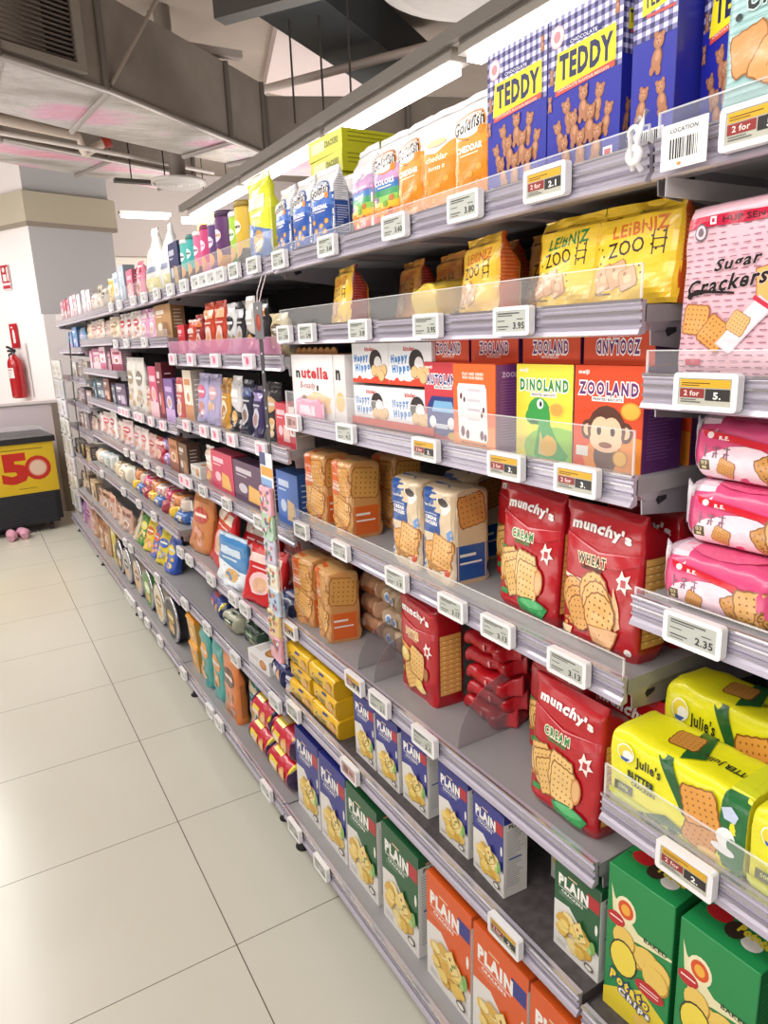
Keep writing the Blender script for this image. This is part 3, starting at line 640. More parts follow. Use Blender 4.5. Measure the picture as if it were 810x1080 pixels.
def munchys(var):
    w, h = .156, .235
    F = [('t',"munchy's",.5,.835,.10,.80,'#f6f1ee',{'b':.05,'arc':.02,'rot':-3})]
    # pale arc under the brand name
    A = [(.0,.80),(.25,.70),(.5,.655),(.75,.67),(1,.74)]
    F = [('p',[(a,b) for a,b in A]+[(a,b-.016) for a,b in A[::-1]],'#e37d84'),('p',[(a,b) for a,b in A]+[(a,b-.05) for a,b in A[::-1]],'#b81f2c')]+F
    W1 = {'WHEAT':'#3c2b1e','CREAM':'#2d8a4a','BUTTER':'#d9a827'}[var]
    F += [('t',var,.42,.635,.068,.36,'#f6efd8' if var != 'WHEAT' else '#f3e3b4',{'b':.13}),('t',var,.42,.635,.068,.36,W1,{'b':.04}),('t','CRACKERS',.42,.578,.028,.27,W1 if var != 'BUTTER' else '#f0d090',{'b':.05})]
    F += [('p',[(.74,.56),(.78,.585),(.80,.63),(.84,.59),(.9,.61),(.88,.56),(.93,.53),(.87,.52),(.86,.47),(.81,.51),(.76,.49),(.78,.54)],'#efe6e0'),('r',.8,.52,.86,.57,'#b8303a')]
    a = w/h
    if var == 'WHEAT':
        F += [('p',[(.06,.47),(.3,.46),(.3,.485),(.06,.495)],'#f0e0c8'),('p',[(.66,.46),(.74,.4),(.82,.24),(.76,.2),(.66,.3)],'#d8a878'),('p',[(.72,.5),(.78,.38),(.8,.3),(.7,.3)],'#e4bd8e')]
        for x, y, s in ((.2,.36,.17),(.25,.30,.17),(.3,.24,.17)): F += cracker(x, y, s, 10, '#dfa55a', '#8d4f1e', a*1.15, True, True)
        for x, y, s in ((.48,.42,.19),(.52,.36,.19),(.56,.28,.2)): F += cracker(x, y, s, -8, '#e8b56c', '#94561f', a*1.2, True, True)
        F += [('p',[(.42,.19),(.82,.21),(.72,.04),(.52,.04)],'#a0642e'),('p',[(.44,.185),(.80,.205),(.71,.045),(.53,.045)],'#e6b484')]
        F += chips(.12,.16,.09,.03,10,4,('#e0a04a','#c07a2a'),.02,a)+[('r',.05,.07,.2,.115,'#e9c9a0'),('e',.9,.08,.04,.027,'#f0e8e6')]
    elif var == 'CREAM':
        F += [('p',[(.05,.52),(.3,.50),(.3,.475),(.05,.49)],'#2d8a4a')]
        for x, y, s, r in ((.2,.38,.16,12),(.27,.34,.17,16),(.34,.29,.17,20)): F += cracker(x, y, s, r, '#e3b76a', '#8f5a22', a*1.25)
        for x, y, s, r in ((.52,.38,.17,-6),(.56,.30,.18,-4)): F += cracker(x, y, s, r, '#e9c07a', '#94602a', a*1.25)
        F += [('e',.74,.32,.07,.10,'#c9894a'),('e',.74,.32,.05,.08,'#e2b27a'),('e',.66,.13,.24,.05,'#1d6e37'),('p',[(.42,.14),(.9,.14),(.8,.03),(.52,.03)],'#2f9a50'),('e',.66,.14,.19,.03,'#5ab874'),('r',.1,.13,.22,.17,'#2d8a4a')]
        F += chips(.1,.25,.07,.03,8,5,('#e0a04a','#c07a2a'),.02,a)
    else:
        F += [('p',[(.08,.5),(.4,.46),(.4,.43),(.08,.465)],'#e39a2a')]
        F += [('e',.2,.37,.14,.085,'#c79a3a'),('e',.2,.372,.12,.07,'#ecd37e'),('e',.18,.39,.06,.035,'#f7e9ae')]
        for x, y, s, r in ((.38,.2,.17,25),(.55,.36,.19,-8)): F += cracker(x, y, s, r, '#e6b868', '#8f5a22', a*1.2)
        F += [('e',.62,.15,.12,.05,'#e6c86a'),('e',.7,.12,.08,.04,'#f0dc92'),('e',.78,.3,.07,.06,'#a86a30'),('r',.03,.17,.15,.225,'#e9b94a')]
    F += [('t','NET WEIGHT 300g',.22,.03,.014,.34,'#f0c9c6')]
    S = [('r',.18,.12,.82,.72,'#e0a95a')]+[('r',.18,.12+i*.05,.82,.125+i*.05,'#9a6428') for i in range(12)]+[('e',.3+.2*(i%3),.16+.05*(i//3),.05,.008,'#f3d08e') for i in range(33)]+[('r',.14,.10,.18,.74,'#7c0d18'),('r',.82,.10,.86,.74,'#7c0d18')]
    return bag(w, .085, h, '#b3121f', F, S, '#a00f1b', 'brick' if var == 'BUTTER' else 'full', 6, .0022, seed=len(var)+3, seal='#a30f1c', rows=20)
def julies():
    w, h, d = .205, .118, .10
    F = [('p',[(.0,0),(1,0),(1,.12),(.0,.2)],'#c9cf2e'),('p',[(.36,.98),(.47,.98),(.66,.36),(.58,.40)],'#1f5a2a'),('p',[(.16,0),(.5,.02),(.62,.2),(.46,.26)],'#2b5a2c'),('r',.86,.0,1,1,'#1c6a34'),('e',.86,.5,.03,.5,'#1c6a34'),
         ('e',.13,.76,.068,.115,'#f4f2e4'),('e',.13,.76,.06,.10,'#e8d23a'),('e',.15,.74,.04,.065,'#f2f0ea'),('p',[(.09,.70),(.17,.70),(.14,.65),(.1,.66)],'#2c5aa8'),
         ('t',"Julie's",.31,.70,.17,.20,'#2b2a20',{'b':.03}),('t','BUTTER',.26,.50,.11,.22,'#1f2f22',{'b':.06}),('t','CRACKERS',.28,.40,.05,.2,'#1f2f22',{'b':.04}),('r',.05,.22,.2,.34,'#55583a'),('t','500g',.12,.28,.06,.08,'#d8dc8a')]
    F += cracker(.72,.3,.12,-14,'#cf8d3c','#7c4816',w/h,True)+cracker(.7,.62,.13,14,'#dd9a44','#8b5218',w/h)
    F += [('e',.88,.44,.06,.12,'#f2f2f2'),('e',.92,.40,.03,.07,'#1c6a34'),('e',.87,.3,.08,.05,'#e9e9ea'),('p',[(.84,.78),(.9,.84),(.95,.76),(.93,.66),(.86,.66)],'#c9d4ec'),('e',.78,.12,.08,.07,'#e3bd6a')]
    T = [('p',[(.4,1),(.5,1),(.62,.3),(.5,.1)],'#1f5a2a'),('t',"Julie's",.62,.4,.16,.18,'#3a3a24',{'b':.02,'rot':180}),('t','BUTTER',.82,.4,.12,.2,'#1f2f22',{'b':.05,'rot':180}),('r',.86,.0,1,1,'#d8dc2c')]+cracker(.42,.5,.1,10,'#c88a40','#7c4816',w/d)
    return bag(w, d, h, '#e9e41e', F, (), None, 'fold', 7, .0014, seed=4, seal='#e6e02a', lay=True, rows=26, top=T)
def pinkpack():
    w, h, d = .21, .085, .10
    F = [('r',.02,.0,.16,1,'#e6dfe4'),('e',.5,.25,.25,.35,'#f3d3de'),('e',.35,.2,.16,.3,'#f3d9e2'),('p',[(.20,.80),(.66,.66),(.66,.56),(.20,.70)],'#d2122c'),('e',.27,.715,.022,.05,'#f6e4e4'),('t','R.E.',.36,.685,.06,.09,'#f8eaea',{'b':.04}),
         ('r',.22,.40,.245,.56,'#8d5d72'),('r',.21,.47,.26,.49,'#8d5d72'),('r',.235,.38,.245,.57,'#8d5d72')]
    for x in (.31,.38): F += [('r',x-.02,.52,x+.025,.54,'#8d5d72'),('r',x,.38,x+.01,.56,'#8d5d72'),('r',x-.02,.44,x+.02,.455,'#8d5d72'),('p',[(x-.025,.38),(x-.01,.38),(x+.0,.46),(x-.008,.47)],'#8d5d72')]
    F += [('r',.2,.18,.27,.34,'#5a4a30'),('r',.22,.2,.25,.24,'#d8c89a'),('t','03',.235,.29,.06,.04,'#d8c89a')]
    F += cracker(.38,.24,.055,-20,'#d59a55','#9a5c24',w/h)+cracker(.68,.30,.10,30,'#c98f48','#7f5220',w/h)+cracker(.78,.34,.13,8,'#d8a560','#8b5c26',w/h)+cracker(.88,.26,.10,-12,'#cf9a52','#7f5220',w/h)
    T = [('e',.5,.4,.3,.3,'#e05a86'),('r',.1,.0,.3,1,'#e9cfdb')]
    return bag(w, d, h, '#d94c7e', F, (), None, 'pinkflow', 3.2, .003, seed=8, seal='#d5d0d6', lay=True, rows=30, top=T)
def hupseng(base='#e6b9c4', band='#c2183f', ink_='#8f5f74', word='Sugar'):
    w, h = .138, .205; r = random.Random(2); a = w/h
    F = []
    if word == 'Sugar':
        for j in range(26):
            y = .03+j*.034
            for i in range(9): F.append(('r', .03+i*.108+.02*(j%2), y, .03+i*.108+.065+.02*(j%2), y+.005, ink_))
        F += [('p',[(.72,.60),(.86,.62),(.88,.40),(.76,.38)],'#a5602a'),('p',[(.73,.595),(.85,.612),(.87,.405),(.765,.39)],'#e8b066')]
        F += [('r',.0,.855,1,.915,band),('t','HUP SENG',.60,.885,.035,.50,'#4a1020',{'b':.03,'sp':1.1}),('r',.28,.865,.335,.908,'#f4e9ec'),('r',.295,.876,.32,.897,band),('e',.19,.83,.06,.048,'#6a646c'),('e',.19,.83,.05,.039,'#d9c9d2'),('e',.19,.83,.028,.024,'#7d6e78')]
        for (s, x, y, th, tw) in (('Sugar',.56,.64,.085,.44),('Crackers',.47,.54,.09,.74)): F += [('t',s,x,y,th,tw,'#f3d9df',{'b':.05,'sh':.35,'rot':6}),('t',s,x,y,th,tw,'#1d1518',{'b':.03,'sh':.35,'rot':6})]
        F += [('p',[(.12,.47),(.2,.50),(.55,.475),(.55,.485),(.2,.512),(.1,.485)],'#1d1518'),('e',.13,.475,.03,.018,'#1d1518')]
        F += cracker(.2,.34,.13,-6,'#e2a15a','#a5602a',a)+cracker(.4,.26,.13,-35,'#de9c52','#a5602a',a)
        F += [('p',[(.42,.2),(.55,.14),(.92,.39),(.78,.46)],'#d8c9d0'),('p',[(.43,.205),(.55,.15),(.88,.38),(.77,.44)],'#eddfe4'),('p',[(.74,.46),(.95,.37),(.93,.35),(.72,.44)],'#c8304a')]+cracker(.62,.31,.09,-30,'#e3b478','#b07a3c',a)
        F += [('r',.12,.075,.28,.11,'#c02a4a'),('r',.12,.035,.5,.045,ink_)]
    else:
        for j in range(28): F.append(('r', .03, .03+j*.034, .97, .034+j*.034, mixc(base, '#3a6a6e', .35)))
        for (s, x, y, th, tw) in (('Cream',.62,.70,.10,.42),('Crackers',.56,.58,.10,.72)): F += [('t',s,x,y,th,tw,'#cfe6e4',{'b':.09,'sh':.35,'rot':6}),('t',s,x,y,th,tw,'#1d2528',{'b':.035,'sh':.35,'rot':6})]
        F += [('e',.13,.5,.03,.018,'#1d2528')]+cracker(.24,.33,.16,12,'#cf9458','#9a6230',a,False)+cracker(.42,.25,.15,-30,'#d8a066','#9a6230',a,False)
    S = lines(.1,.9,.9,24,.035,ink_ if word == 'Sugar' else '#7fb0ae',.006,4,.1)
    return bag(w, .065, h, base, F, S, None, 'brick', 7, .0022, seed=12 if word == 'Sugar' else 13, rows=22)
def yan(c, c2, word, wc, animal, side='#5b2a68'):
    w, h, a = .128, .15, .128/.15
    F = [('r',0,0,1,1,c)]
    if animal != 'back':
        F += [('e',.75,.1,.6,.25,c2),('t','meiji',.14,.93,.05,.18,'#f4ece6',{'b':.05}),('t',word,.5,.78,.13,.86,'#ffffff',{'b':.13}),('t',word,.5,.78,.13,.86,wc,{'b':.05}),('r',.27,.655,.73,.70,'#f6f2ee'),('t','PRINTED BISCUITS',.5,.677,.025,.42,'#4a2a50',{'b':.03})]
    if animal == 'monkey': # plain brown animal head with round ears, a biscuit below
        F += [('e',.22,.37,.10,.10,'#5a3222'),('e',.22,.37,.06,.06,'#efbe98'),('e',.78,.37,.10,.10,'#5a3222'),('e',.78,.37,.06,.06,'#efbe98'),('e',.5,.12,.18,.16,'#5a3222'),('e',.5,.38,.28,.24,'#5a3222'),('e',.42,.36,.15,.15,'#f3c7a3'),('e',.58,.36,.15,.15,'#f3c7a3'),('e',.5,.28,.24,.12,'#f3c7a3'),
              ('e',.40,.37,.035,.045,'#22160f'),('e',.60,.37,.035,.045,'#22160f'),('e',.5,.235,.1,.03,'#8a4a34'),('e',.72,.12,.11,.085,'#c9892f'),('e',.72,.12,.09,.07,'#eab650'),('e',.84,.58,.14,.085,'#e8932a'),('e',.84,.58,.12,.07,'#f2b544'),('r',.05,.1,.24,.2,'#e8e3dc')]
    if animal == 'dino':
        F += [('p',[(.34,.02),(.42,.34),(.62,.38),(.76,.2),(.95,.06),(.9,.0),(.4,.0)],'#3aa04a'),('p',[(.42,.04),(.46,.3),(.56,.32),(.64,.16),(.6,.02)],'#d9c070'),('e',.42,.5,.2,.15,'#3aa04a'),('e',.32,.44,.14,.09,'#3aa04a'),('p',[(.4,.44),(.62,.5),(.64,.3),(.5,.2)],'#3aa04a'),('e',.45,.58,.06,.055,'#f6f6f0'),('e',.46,.58,.025,.03,'#1d2a1c'),('e',.34,.38,.09,.02,'#1f5a2c'),('e',.62,.14,.14,.11,'#e3b24c'),('e',.74,.53,.13,.08,'#f0d054'),('e',.74,.53,.11,.065,'#f3a84a')]
    if animal == 'car':
        F += [('p',[(.08,.1),(.05,.4),(.2,.56),(.75,.56),(.95,.4),(.95,.12),(.5,.04)],'#27397e'),('p',[(.2,.36),(.27,.5),(.72,.5),(.8,.36)],'#7fb6dc'),('e',.22,.22,.09,.08,'#f4f2f2'),('e',.7,.22,.09,.08,'#f4f2f2'),('r',.3,.14,.62,.2,'#dfe3ee'),('e',.75,.06,.14,.05,'#d8a93e')]
    if animal == 'back':
        F = [('r',0,0,1,1,'#df6420'),('p',[(.0,0),(1,0),(1,.3),(0,.16)],'#e08a3a'),('t','PLAY AND LEARN',.48,.885,.035,.5,'#f6e6d6',{'b':.05}),('t','WITH YOUR FRIENDS',.48,.84,.035,.5,'#f6e6d6',{'b':.05}),('p',[(.14,.14),(.1,.72),(.14,.77),(.76,.77),(.8,.72),(.84,.14),(.8,.1),(.18,.1)],'#f1e9e6'),('t','SEE YOU AT THE NEXT GAME',.5,.065,.022,.6,'#4a2030',{'b':.04})]
        for x, y, q in ((.2,.62,.03),(.28,.58,.025),(.7,.42,.03),(.74,.48,.025),(.24,.2,.05),(.36,.17,.045),(.7,.18,.045),(.78,.16,.035)): F.append(('e',x,y,q,q*1.3,'#5a2442'))
        for y in (.68,.56,.45,.34): F += [('r',.36,y,.66,y+.035,'#cfc6d0')]
    S = [('t','ZOOLAND',.5,.88,.06,.7,'#d9b8dd',{'b':.05})]+lines(.12,.8,.85,22,.032,mixc(side,'#ffffff',.25),.007,6,.4)
    T = [('r',0,0,1,1,'#d9481e' if word != 'DINOLAND' else '#d9481e')]
    return carton(w, .085, h, c, F, S, T, cs=side, ct='#d9481e')
def flatbox(word, flip):
    F = [('r',0,0,1,1,'#d3481f'),('t',word,.5,.5,.42,.62,'#ffffff',{'b':.12,'rot':180 if flip else 0}),('t',word,.5,.5,.42,.62,'#6a2a6e',{'b':.04,'rot':180 if flip else 0}),('t','PRINTED BISCUITS',.5,.2 if not flip else .82,.09,.3,'#f4e9e2',{'rot':180 if flip else 0})]
    return carton(.128, .15, .05, '#d3481f', F, (), (), cs='#5b2a68', ct='#d3481f')
def kinder():
    w, h, a = .165, .095, .165/.095
    F = [('r',0,0,1,1,'#f1eff0'),('p',[(0,0),(1,0),(1,.12),(.7,.2),(.45,.1),(.2,.18),(0,.1)],'#d8401e'),('t','kinder',.5,.86,.11,.26,'#c43a2a',{'b':.05}),('e',.66,.55,.17,.3,'#2b211f'),('e',.72,.5,.10,.18,'#e9e4e2')]
    for x, y in ((.62,.32),(.76,.30),(.88,.34),(.82,.2)): F += [('e',x,y,.085,.15,'#b07c42'),('e',x-.005,y+.01,.075,.13,'#e4be86')]
    F += [('t','Happy',.26,.62,.24,.4,'#e9f2fa',{'b':.16,'rot':5}),('t','Happy',.26,.62,.24,.4,'#3c7cc0',{'b':.07,'rot':5}),('t','Hippo',.3,.38,.24,.42,'#e9f2fa',{'b':.16,'rot':5}),('t','Hippo',.3,.38,.24,.42,'#3c7cc0',{'b':.07,'rot':5})]
    for x in (.1,.3,.5): F += [('e',x,.16,.06,.06,'#f4f2f2')]
    return carton(w, .12, h, '#f1eff0', F, (), (), ct='#e6e3e4')
def nutella():
    w, h = .25, .165
    F = [('t','n',.17,.685,.12,.13,'#1c1a1a',{'b':.05,'maxr':1.6}),('t','utella',.58,.71,.18,.64,'#c8202c',{'b':.04,'maxr':1.9}),('t','B-ready',.4,.50,.13,.5,'#b03a34',{'b':-.002,'sh':.25})]
    F += [('p',[(.3,.3),(.55,.42),(.95,.34),(.9,.22),(.4,.2)],'#e7c07c'),('e',.62,.34,.2,.07,'#f0cf92'),('e',.3,.27,.09,.09,'#c98f45'),('e',.3,.27,.07,.07,'#3e2011'),('p',[(.42,.2),(.9,.26),(.95,.12),(.6,.06)],'#edcb90'),('r',.62,.44,.66,.52,'#3a2010')]
    mb = MB(); me = None
    return carton(w, .09, h, '#efeceb', F, lines(.2,.8,.9,8,.07,'#b8b2ae',.02,2), (), ct='#b3814e')
def creampack(c, brand, seed, tan='#d8b27c'):
    w, h, d = .112, .20, .095; a = w/h
    blue = c == '#1f4f96'
    F = [('r',0,.5,.62 if blue else .46,1,c)]
    F += [('r',.62 if blue else .46,.5,1,1,tan),('r',0,0,1,.5,mixc(tan,'#f3e6d0',.3) if blue else mixc(tan,'#c98a4a',.3))]
    if not blue: F += cracker(.66,.72,.34,6,'#d9a054','#a5662a',a)+cracker(.45,.34,.40,-8,'#e0a95c','#a5662a',a)+[('p',[(.0,.0),(.16,.0),(.05,.5),(0,.5)],c),('r',0,.52,.44,1,c),('r',.2,.1,.6,.2,mixc(c,'#f0b070',.3))]
    F += [('t',brand,.3,.80,.035,.32,'#f6efe6',{'b':.03}),('t','CREAM',.3,.66,.04,.42,'#f6efe6',{'b':.06}),('t','CRACKERS',.3,.61,.04,.46,'#f6efe6',{'b':.06}),('r',.08,.70,.5,.705,'#f6efe6')]
    if c == '#1f4f96':
        for i in range(9): F.append(('r', 0 if i%2 else .06, .02+i*.045, .06 if i%2 else .12, .02+i*.045+.045, '#3c6fb4'))
        F += [('e',.72,.83,.22,.10,'#efece6'),('e',.72,.86,.16,.05,'#2b1a12'),('p',[(.82,.55),(.95,.6),(.98,.5),(.86,.46)],'#5b8cc8')]
    F += cracker(.42,.26,.30,14,'#e0a558','#a86a2c',a)+cracker(.66,.32,.32,-10,'#e7b066','#a86a2c',a)+[('e',.82,.12,.08,.045,'#c9503a')]
    for i in range(10): F.append(('r', .0 if i%2 else .05, .02+i*.03, .05 if i%2 else .1, .05+i*.03, '#e8e0d8' if c == '#d9611e' else '#dfe6f0'))
    S = [('r',0,.0,1,1,mixc(tan,'#8a5a2c',.1) if blue else mixc(tan,'#b8682c',.35))]+(cracker(.5,.78,.36,8,'#cf8f4c','#95591f',d/h) if blue else cracker(.5,.72,.42,-6,'#d39a50','#a3642a',d/h))+[('r',.1,.05,.9,.42,c),('r',.18,.30,.6,.33,'#e8e0d8'),('r',.18,.22,.75,.24,'#e8e0d8')]+[]
    return bag(w, d, h, tan, F, S, mixc(tan,'#8a5a2c',.15), 'brick', 9, .0028, seed=seed, rows=16)
def yellowpk():
    w, h, d = .15, .055, .07; a = w/h
    F = [('r',.0,.0,1,.14,'#c98a1c'),('t','Crackers',.34,.42,.34,.42,'#3f5a2a',{'b':.02,'sh':.25}),('r',.42,.76,.6,.88,'#2c3c8a'),('e',.78,.42,.10,.30,'#a8702c'),('e',.78,.42,.085,.26,'#d9a25a'),('e',.9,.3,.07,.22,'#c98e46')]
    return bag(w, d, h, '#e9b91c', F, (), None, 'fold', 4.5, .0018, seed=3, seal='#d9a818', lay=True, rows=16, top=[('e',.6,.5,.1,.2,'#cf9a3a'),('r',.2,.4,.45,.55,'#2c3c8a')])
def potato():
    w, h, d = .112, .262, .085; a = w/h
    F = [('p',[(0,.0),(1,.0),(1,.2),(.6,.3),(0,.12)],'#e8d23a'),('p',[(.06,.88),(.12,.80),(.5,.66),(1,.655),(1,.64),(.5,.60),(.2,.55),(.1,.7)],'#e9e2b4'),('e',.30,.76,.16,.085,'#f0e6c0'),('e',.30,.76,.12,.06,'#d8501e'),('e',.3,.76,.07,.035,'#f0b040'),
         ('e',.16,.66,.14,.045,'#c01f28'),('r',.06,.66,.26,.67,'#f6e0dc'),('t','BAKED',.76,.655,.028,.34,'#2a2a22',{'b':.03})]
    for x, y, rx in ((.45,.5,.2),(.66,.52,.22),(.82,.5,.2),(.8,.44,.2),(.3,.55,.18)): F += [('e',x,y,rx,.085,'#b98a2c'),('e',x-.01,y+.005,rx*.93,.078,'#ecc860')]
    F += [('e',.30,.42,.22,.125,'#2a2a20'),('e',.30,.42,.20,.113,'#f0d94a'),('e',.72,.34,.22,.05,'#c01f28'),('r',.58,.345,.86,.352,'#f6e0dc'),('r',.58,.325,.86,.332,'#f6e0dc'),
          ('t','Potato',.42,.245,.07,.62,'#22306a',{'b':.16,'rot':-8}),('t','Potato',.42,.245,.07,.62,'#f4d93a',{'b':.06,'rot':-8}),('t','Chips',.5,.17,.06,.5,'#22306a',{'b':.14,'rot':-8}),('t','Chips',.5,.17,.06,.5,'#f6f2ea',{'b':.05,'rot':-8}),('e',.7,.08,.2,.05,'#ecc860')]
    T = [('e',.25,.55,.16,.16,'#c01f28'),('e',.72,.4,.12,.16,'#e8e2d8'),('e',.5,.45,.12,.2,'#3a2a22'),('t','Potato',.7,.55,.2,.4,'#e8d23a',{'b':.08})]
    return carton(w, d, h, '#1f8a4a', F, lines(.1,.9,.9,20,.03,'#4aa86a',.006,3,.4), T, cs='#1a7a40', ct='#1f8a4a')
# ================================================================== near goods, placed one by one
K = {}
def once(key, fn):
    if key not in K: K[key] = fn()
    return K[key]
zS = lambda b, s: surf(b, s)
g_t = 'teddy biscuit boxes on the top shelf'
H1 = .210
tf = once('tf', lambda: carton(.133, .045, H1, '#20269a', teddy_front(), teddy_side(), (), cs='#20269a', ct='#dcd9ea'))
put(tf, 'biscuit_carton', 'blue and gingham bear biscuit carton, front outward, beside the orange fish cracker pack', 'biscuit box', .79, .909, zS('B',1), .045)
put(tf, 'biscuit_carton', 'blue and gingham bear biscuit carton, front outward, second along beside the one turned side-on', 'biscuit box', .79, .773, zS('B',1), .045)
ts = once('ts', lambda: carton(.064, .05, H1, '#20269a', teddy_side(), (), (), cs='#20269a', ct='#dcd9ea'))
put(ts, 'biscuit_carton', 'blue bear biscuit carton showing its narrow side with three printed biscuits and barcode', 'biscuit box', .79, .657, zS('B',1), .05)
put(tf, 'biscuit_carton', 'blue bear biscuit carton partly hidden behind the teal cream cracker pack', 'biscuit box', .806, .550, zS('B',1), .045, rot=-22)
put(once('teal', lambda: hupseng('#a9cdcb', '#2f7a78', '#2f7a78', 'Cream')), 'cracker_pack', 'teal wrapped cream cracker pack standing on the top shelf at the right edge', 'cracker pack', .768, .478, zS('A',1), .062)
gm = {'chd': lambda: goldfish('#e98a1e','#ee9a35','CHEDDAR'), 'alt': lambda: goldfish('#ea8c24','#f0a040','cheddar', alt=True), 'rb': lambda: goldfish('#e8892c','#b77fb5','COLORS', True), 'rba': lambda: goldfish('#d8452c','#b07ab0','flying colors', True, True), 'org': lambda: goldfish('#2a56a8','#3b6cc0','ORIGINAL')}
for k, y, lab, q in (('chd',1.026,'orange and white cheddar fish cracker pack next to the bear biscuit carton',0),('alt',1.122,'orange and white pack showing its plain cheddar side panel between two fish cracker fronts',3),('chd',1.212,'orange and white cheddar fish cracker pack beside the rainbow striped pack',-3),
                     ('rb',1.303,'rainbow striped fish cracker pack with brand oval, beside the orange packs',2),('rba',1.405,'rainbow striped cracker pack showing its side with flying colors lettering',-5),
                     ('org',1.600,'blue and white fish cracker pack closest to the rainbow packs',4),('org',1.718,'blue and white fish cracker pack in the middle of three',0),('org',1.835,'blue and white fish cracker pack beside the tall yellow pack',-3)):
    put(once('g'+k, gm[k]), 'cracker_pouch', lab, 'cracker pouch', .79, y, .0+1.8015, .06, rot=q, group='fish cracker packs on the top shelf')
for i, (k, y) in enumerate((('chd',1.055),('alt',1.165),('chd',1.262),('rb',1.37),('org',1.52),('org',1.66))):
    put(once('g'+k, gm[k]), 'cracker_pouch', '%s fish cracker pack in the row behind, %s from the bear cartons' % (('orange','orange','orange','rainbow','blue','blue')[i], ORD[i+1]), 'cracker pouch', .868, y, 1.8015, .06, rot=i*3-6, group='fish cracker packs in the second row')
ybx = once('ybx', lambda: carton(.19, .17, .052, '#d7d628', [('r',.1,.3,.5,.8,'#eceab0'),('t','CRACKERS',.7,.55,.3,.4,'#6b6a1c',{'b':.03})], lines(.1,.8,.9,3,.2,'#9a9820',.05,3), [('r',.1,.1,.4,.4,'#eceab0')]))
for i in range(6):
    put(ybx, 'cracker_carton', 'flat yellow cracker carton lying in the stack behind the blue packs, %s from the bottom' % ORD[i+1], 'cracker box', .945, 1.86+.006*(i % 2), 1.802+i*.0525, .17, rot=(i % 3-1)*2, group='flat yellow cartons stacked on the top shelf')
# second shelf: animal biscuit bags
S2 = zS('B',2); gl = 'yellow animal biscuit bags on the second shelf'
for side, sd, X, y, rot, tl, fc, lab in (('#1f6b35',1,.80,.822,-5,-3,'#efc52e','yellow animal biscuit bag with green gusset, front row'),('#c9561e',2,.80,.696,4,-4,'#efc52e','yellow animal biscuit bag partly behind the pink cracker pack'),
        ('#c9561e',3,.80,1.03,-12,-2,'#efbd38','yellow animal biscuit bag with orange gusset above the 3.95 tag'),('#8e1f1c',4,.80,1.56,-12,-4,'#efbe35','yellow animal biscuit bag with dark red gusset and round yellow picture'),
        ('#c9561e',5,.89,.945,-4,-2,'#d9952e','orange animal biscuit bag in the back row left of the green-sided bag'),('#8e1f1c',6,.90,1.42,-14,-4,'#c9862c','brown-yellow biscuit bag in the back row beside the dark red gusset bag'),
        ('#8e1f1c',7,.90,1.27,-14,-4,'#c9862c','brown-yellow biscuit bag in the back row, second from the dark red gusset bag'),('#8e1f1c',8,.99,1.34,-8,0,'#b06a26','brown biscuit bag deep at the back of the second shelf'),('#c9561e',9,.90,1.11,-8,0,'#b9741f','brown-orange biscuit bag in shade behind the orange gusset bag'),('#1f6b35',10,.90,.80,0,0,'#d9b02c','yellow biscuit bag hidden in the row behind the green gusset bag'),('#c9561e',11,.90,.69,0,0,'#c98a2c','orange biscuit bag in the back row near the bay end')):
    put(once(('lb',side,sd), lambda: leibniz(side, sd, face=fc)), 'biscuit_bag', lab, 'biscuit bag', X, y, S2, .075, rot=rot, tilt=tl, group=gl)
put(once('lby', lambda: leibniz('#d9b02c', 21, 'ZOO', .12, .125, '#edca48')), 'biscuit_bag', 'yellow biscuit bag lying flat behind the clear guard of the second shelf', 'biscuit bag', .80, 1.24, S2+.03, .075, rot=-10, tilt=-76, group=gl)
# third shelf
S3 = zS('B',3)
BX = 'biscuit box'
put(once('zoo', lambda: yan('#d9491e','#e58a2c','ZOOLAND','#6a2a6e','monkey')), 'biscuit_carton', 'orange-red ZOO biscuit carton with a brown monkey face', BX, .80, .718, S3, .085)
put(once('dino', lambda: yan('#f0de45','#8cc44a','DINOLAND','#2f8a3a','dino')), 'biscuit_carton', 'yellow and green dinosaur biscuit carton', BX, .80, .850, S3, .085)
put(once('back', lambda: yan('#df6420','#e08a3a','ZOOLAND','#6a2a6e','back','#7a3a80')), 'biscuit_carton', 'orange biscuit carton turned to show its white back panel and purple side', BX, .7725, .994, S3, .085, rot=-3)
put(once('auto', lambda: yan('#cf3a45','#b02a3a','AUTOLAND','#27397e','car','#b02a3a')), 'biscuit_carton', 'red biscuit carton with a blue cartoon car, half hidden by the orange carton', BX, .805, 1.134, S3, .085)
for i, (y, fl) in enumerate(((1.128,0),(.992,0),(.852,0),(.716,1))):
    put(once(('flat',fl), lambda: flatbox('ZOOLAND', bool(fl))), 'biscuit_carton', ('orange-red biscuit carton lying flat on the upright ones, %s from the hippo biscuit boxes' % ORD[i+1]) if not fl else 'orange-red biscuit carton lying flat with its lettering upside down', BX, .815, y, S3+.1505, .15, group='flat animal biscuit cartons')
for i, y in enumerate((.718,.850,.99,1.134)):
    put(once('zoo2', lambda: yan('#d9491e','#e58a2c','ZOOLAND','#6a2a6e','monkey')), 'biscuit_carton', 'orange-red biscuit carton in the second row of the third shelf, %s from the bay end' % ORD[i+1], BX, .905, y, S3, .085, group='second row of animal biscuit cartons')
kt = MB(); kt.box(.802,.93,1.165,1.51,S3,S3+.004,ink('#d8401e')); kt.box(.802,.804,1.165,1.51,S3,S3+.02,ink('#d8401e'))
link('display_tray', kt, label='low orange-red cardboard tray under the hippo biscuit boxes', cat='tray')
kn = once('kin', kinder)
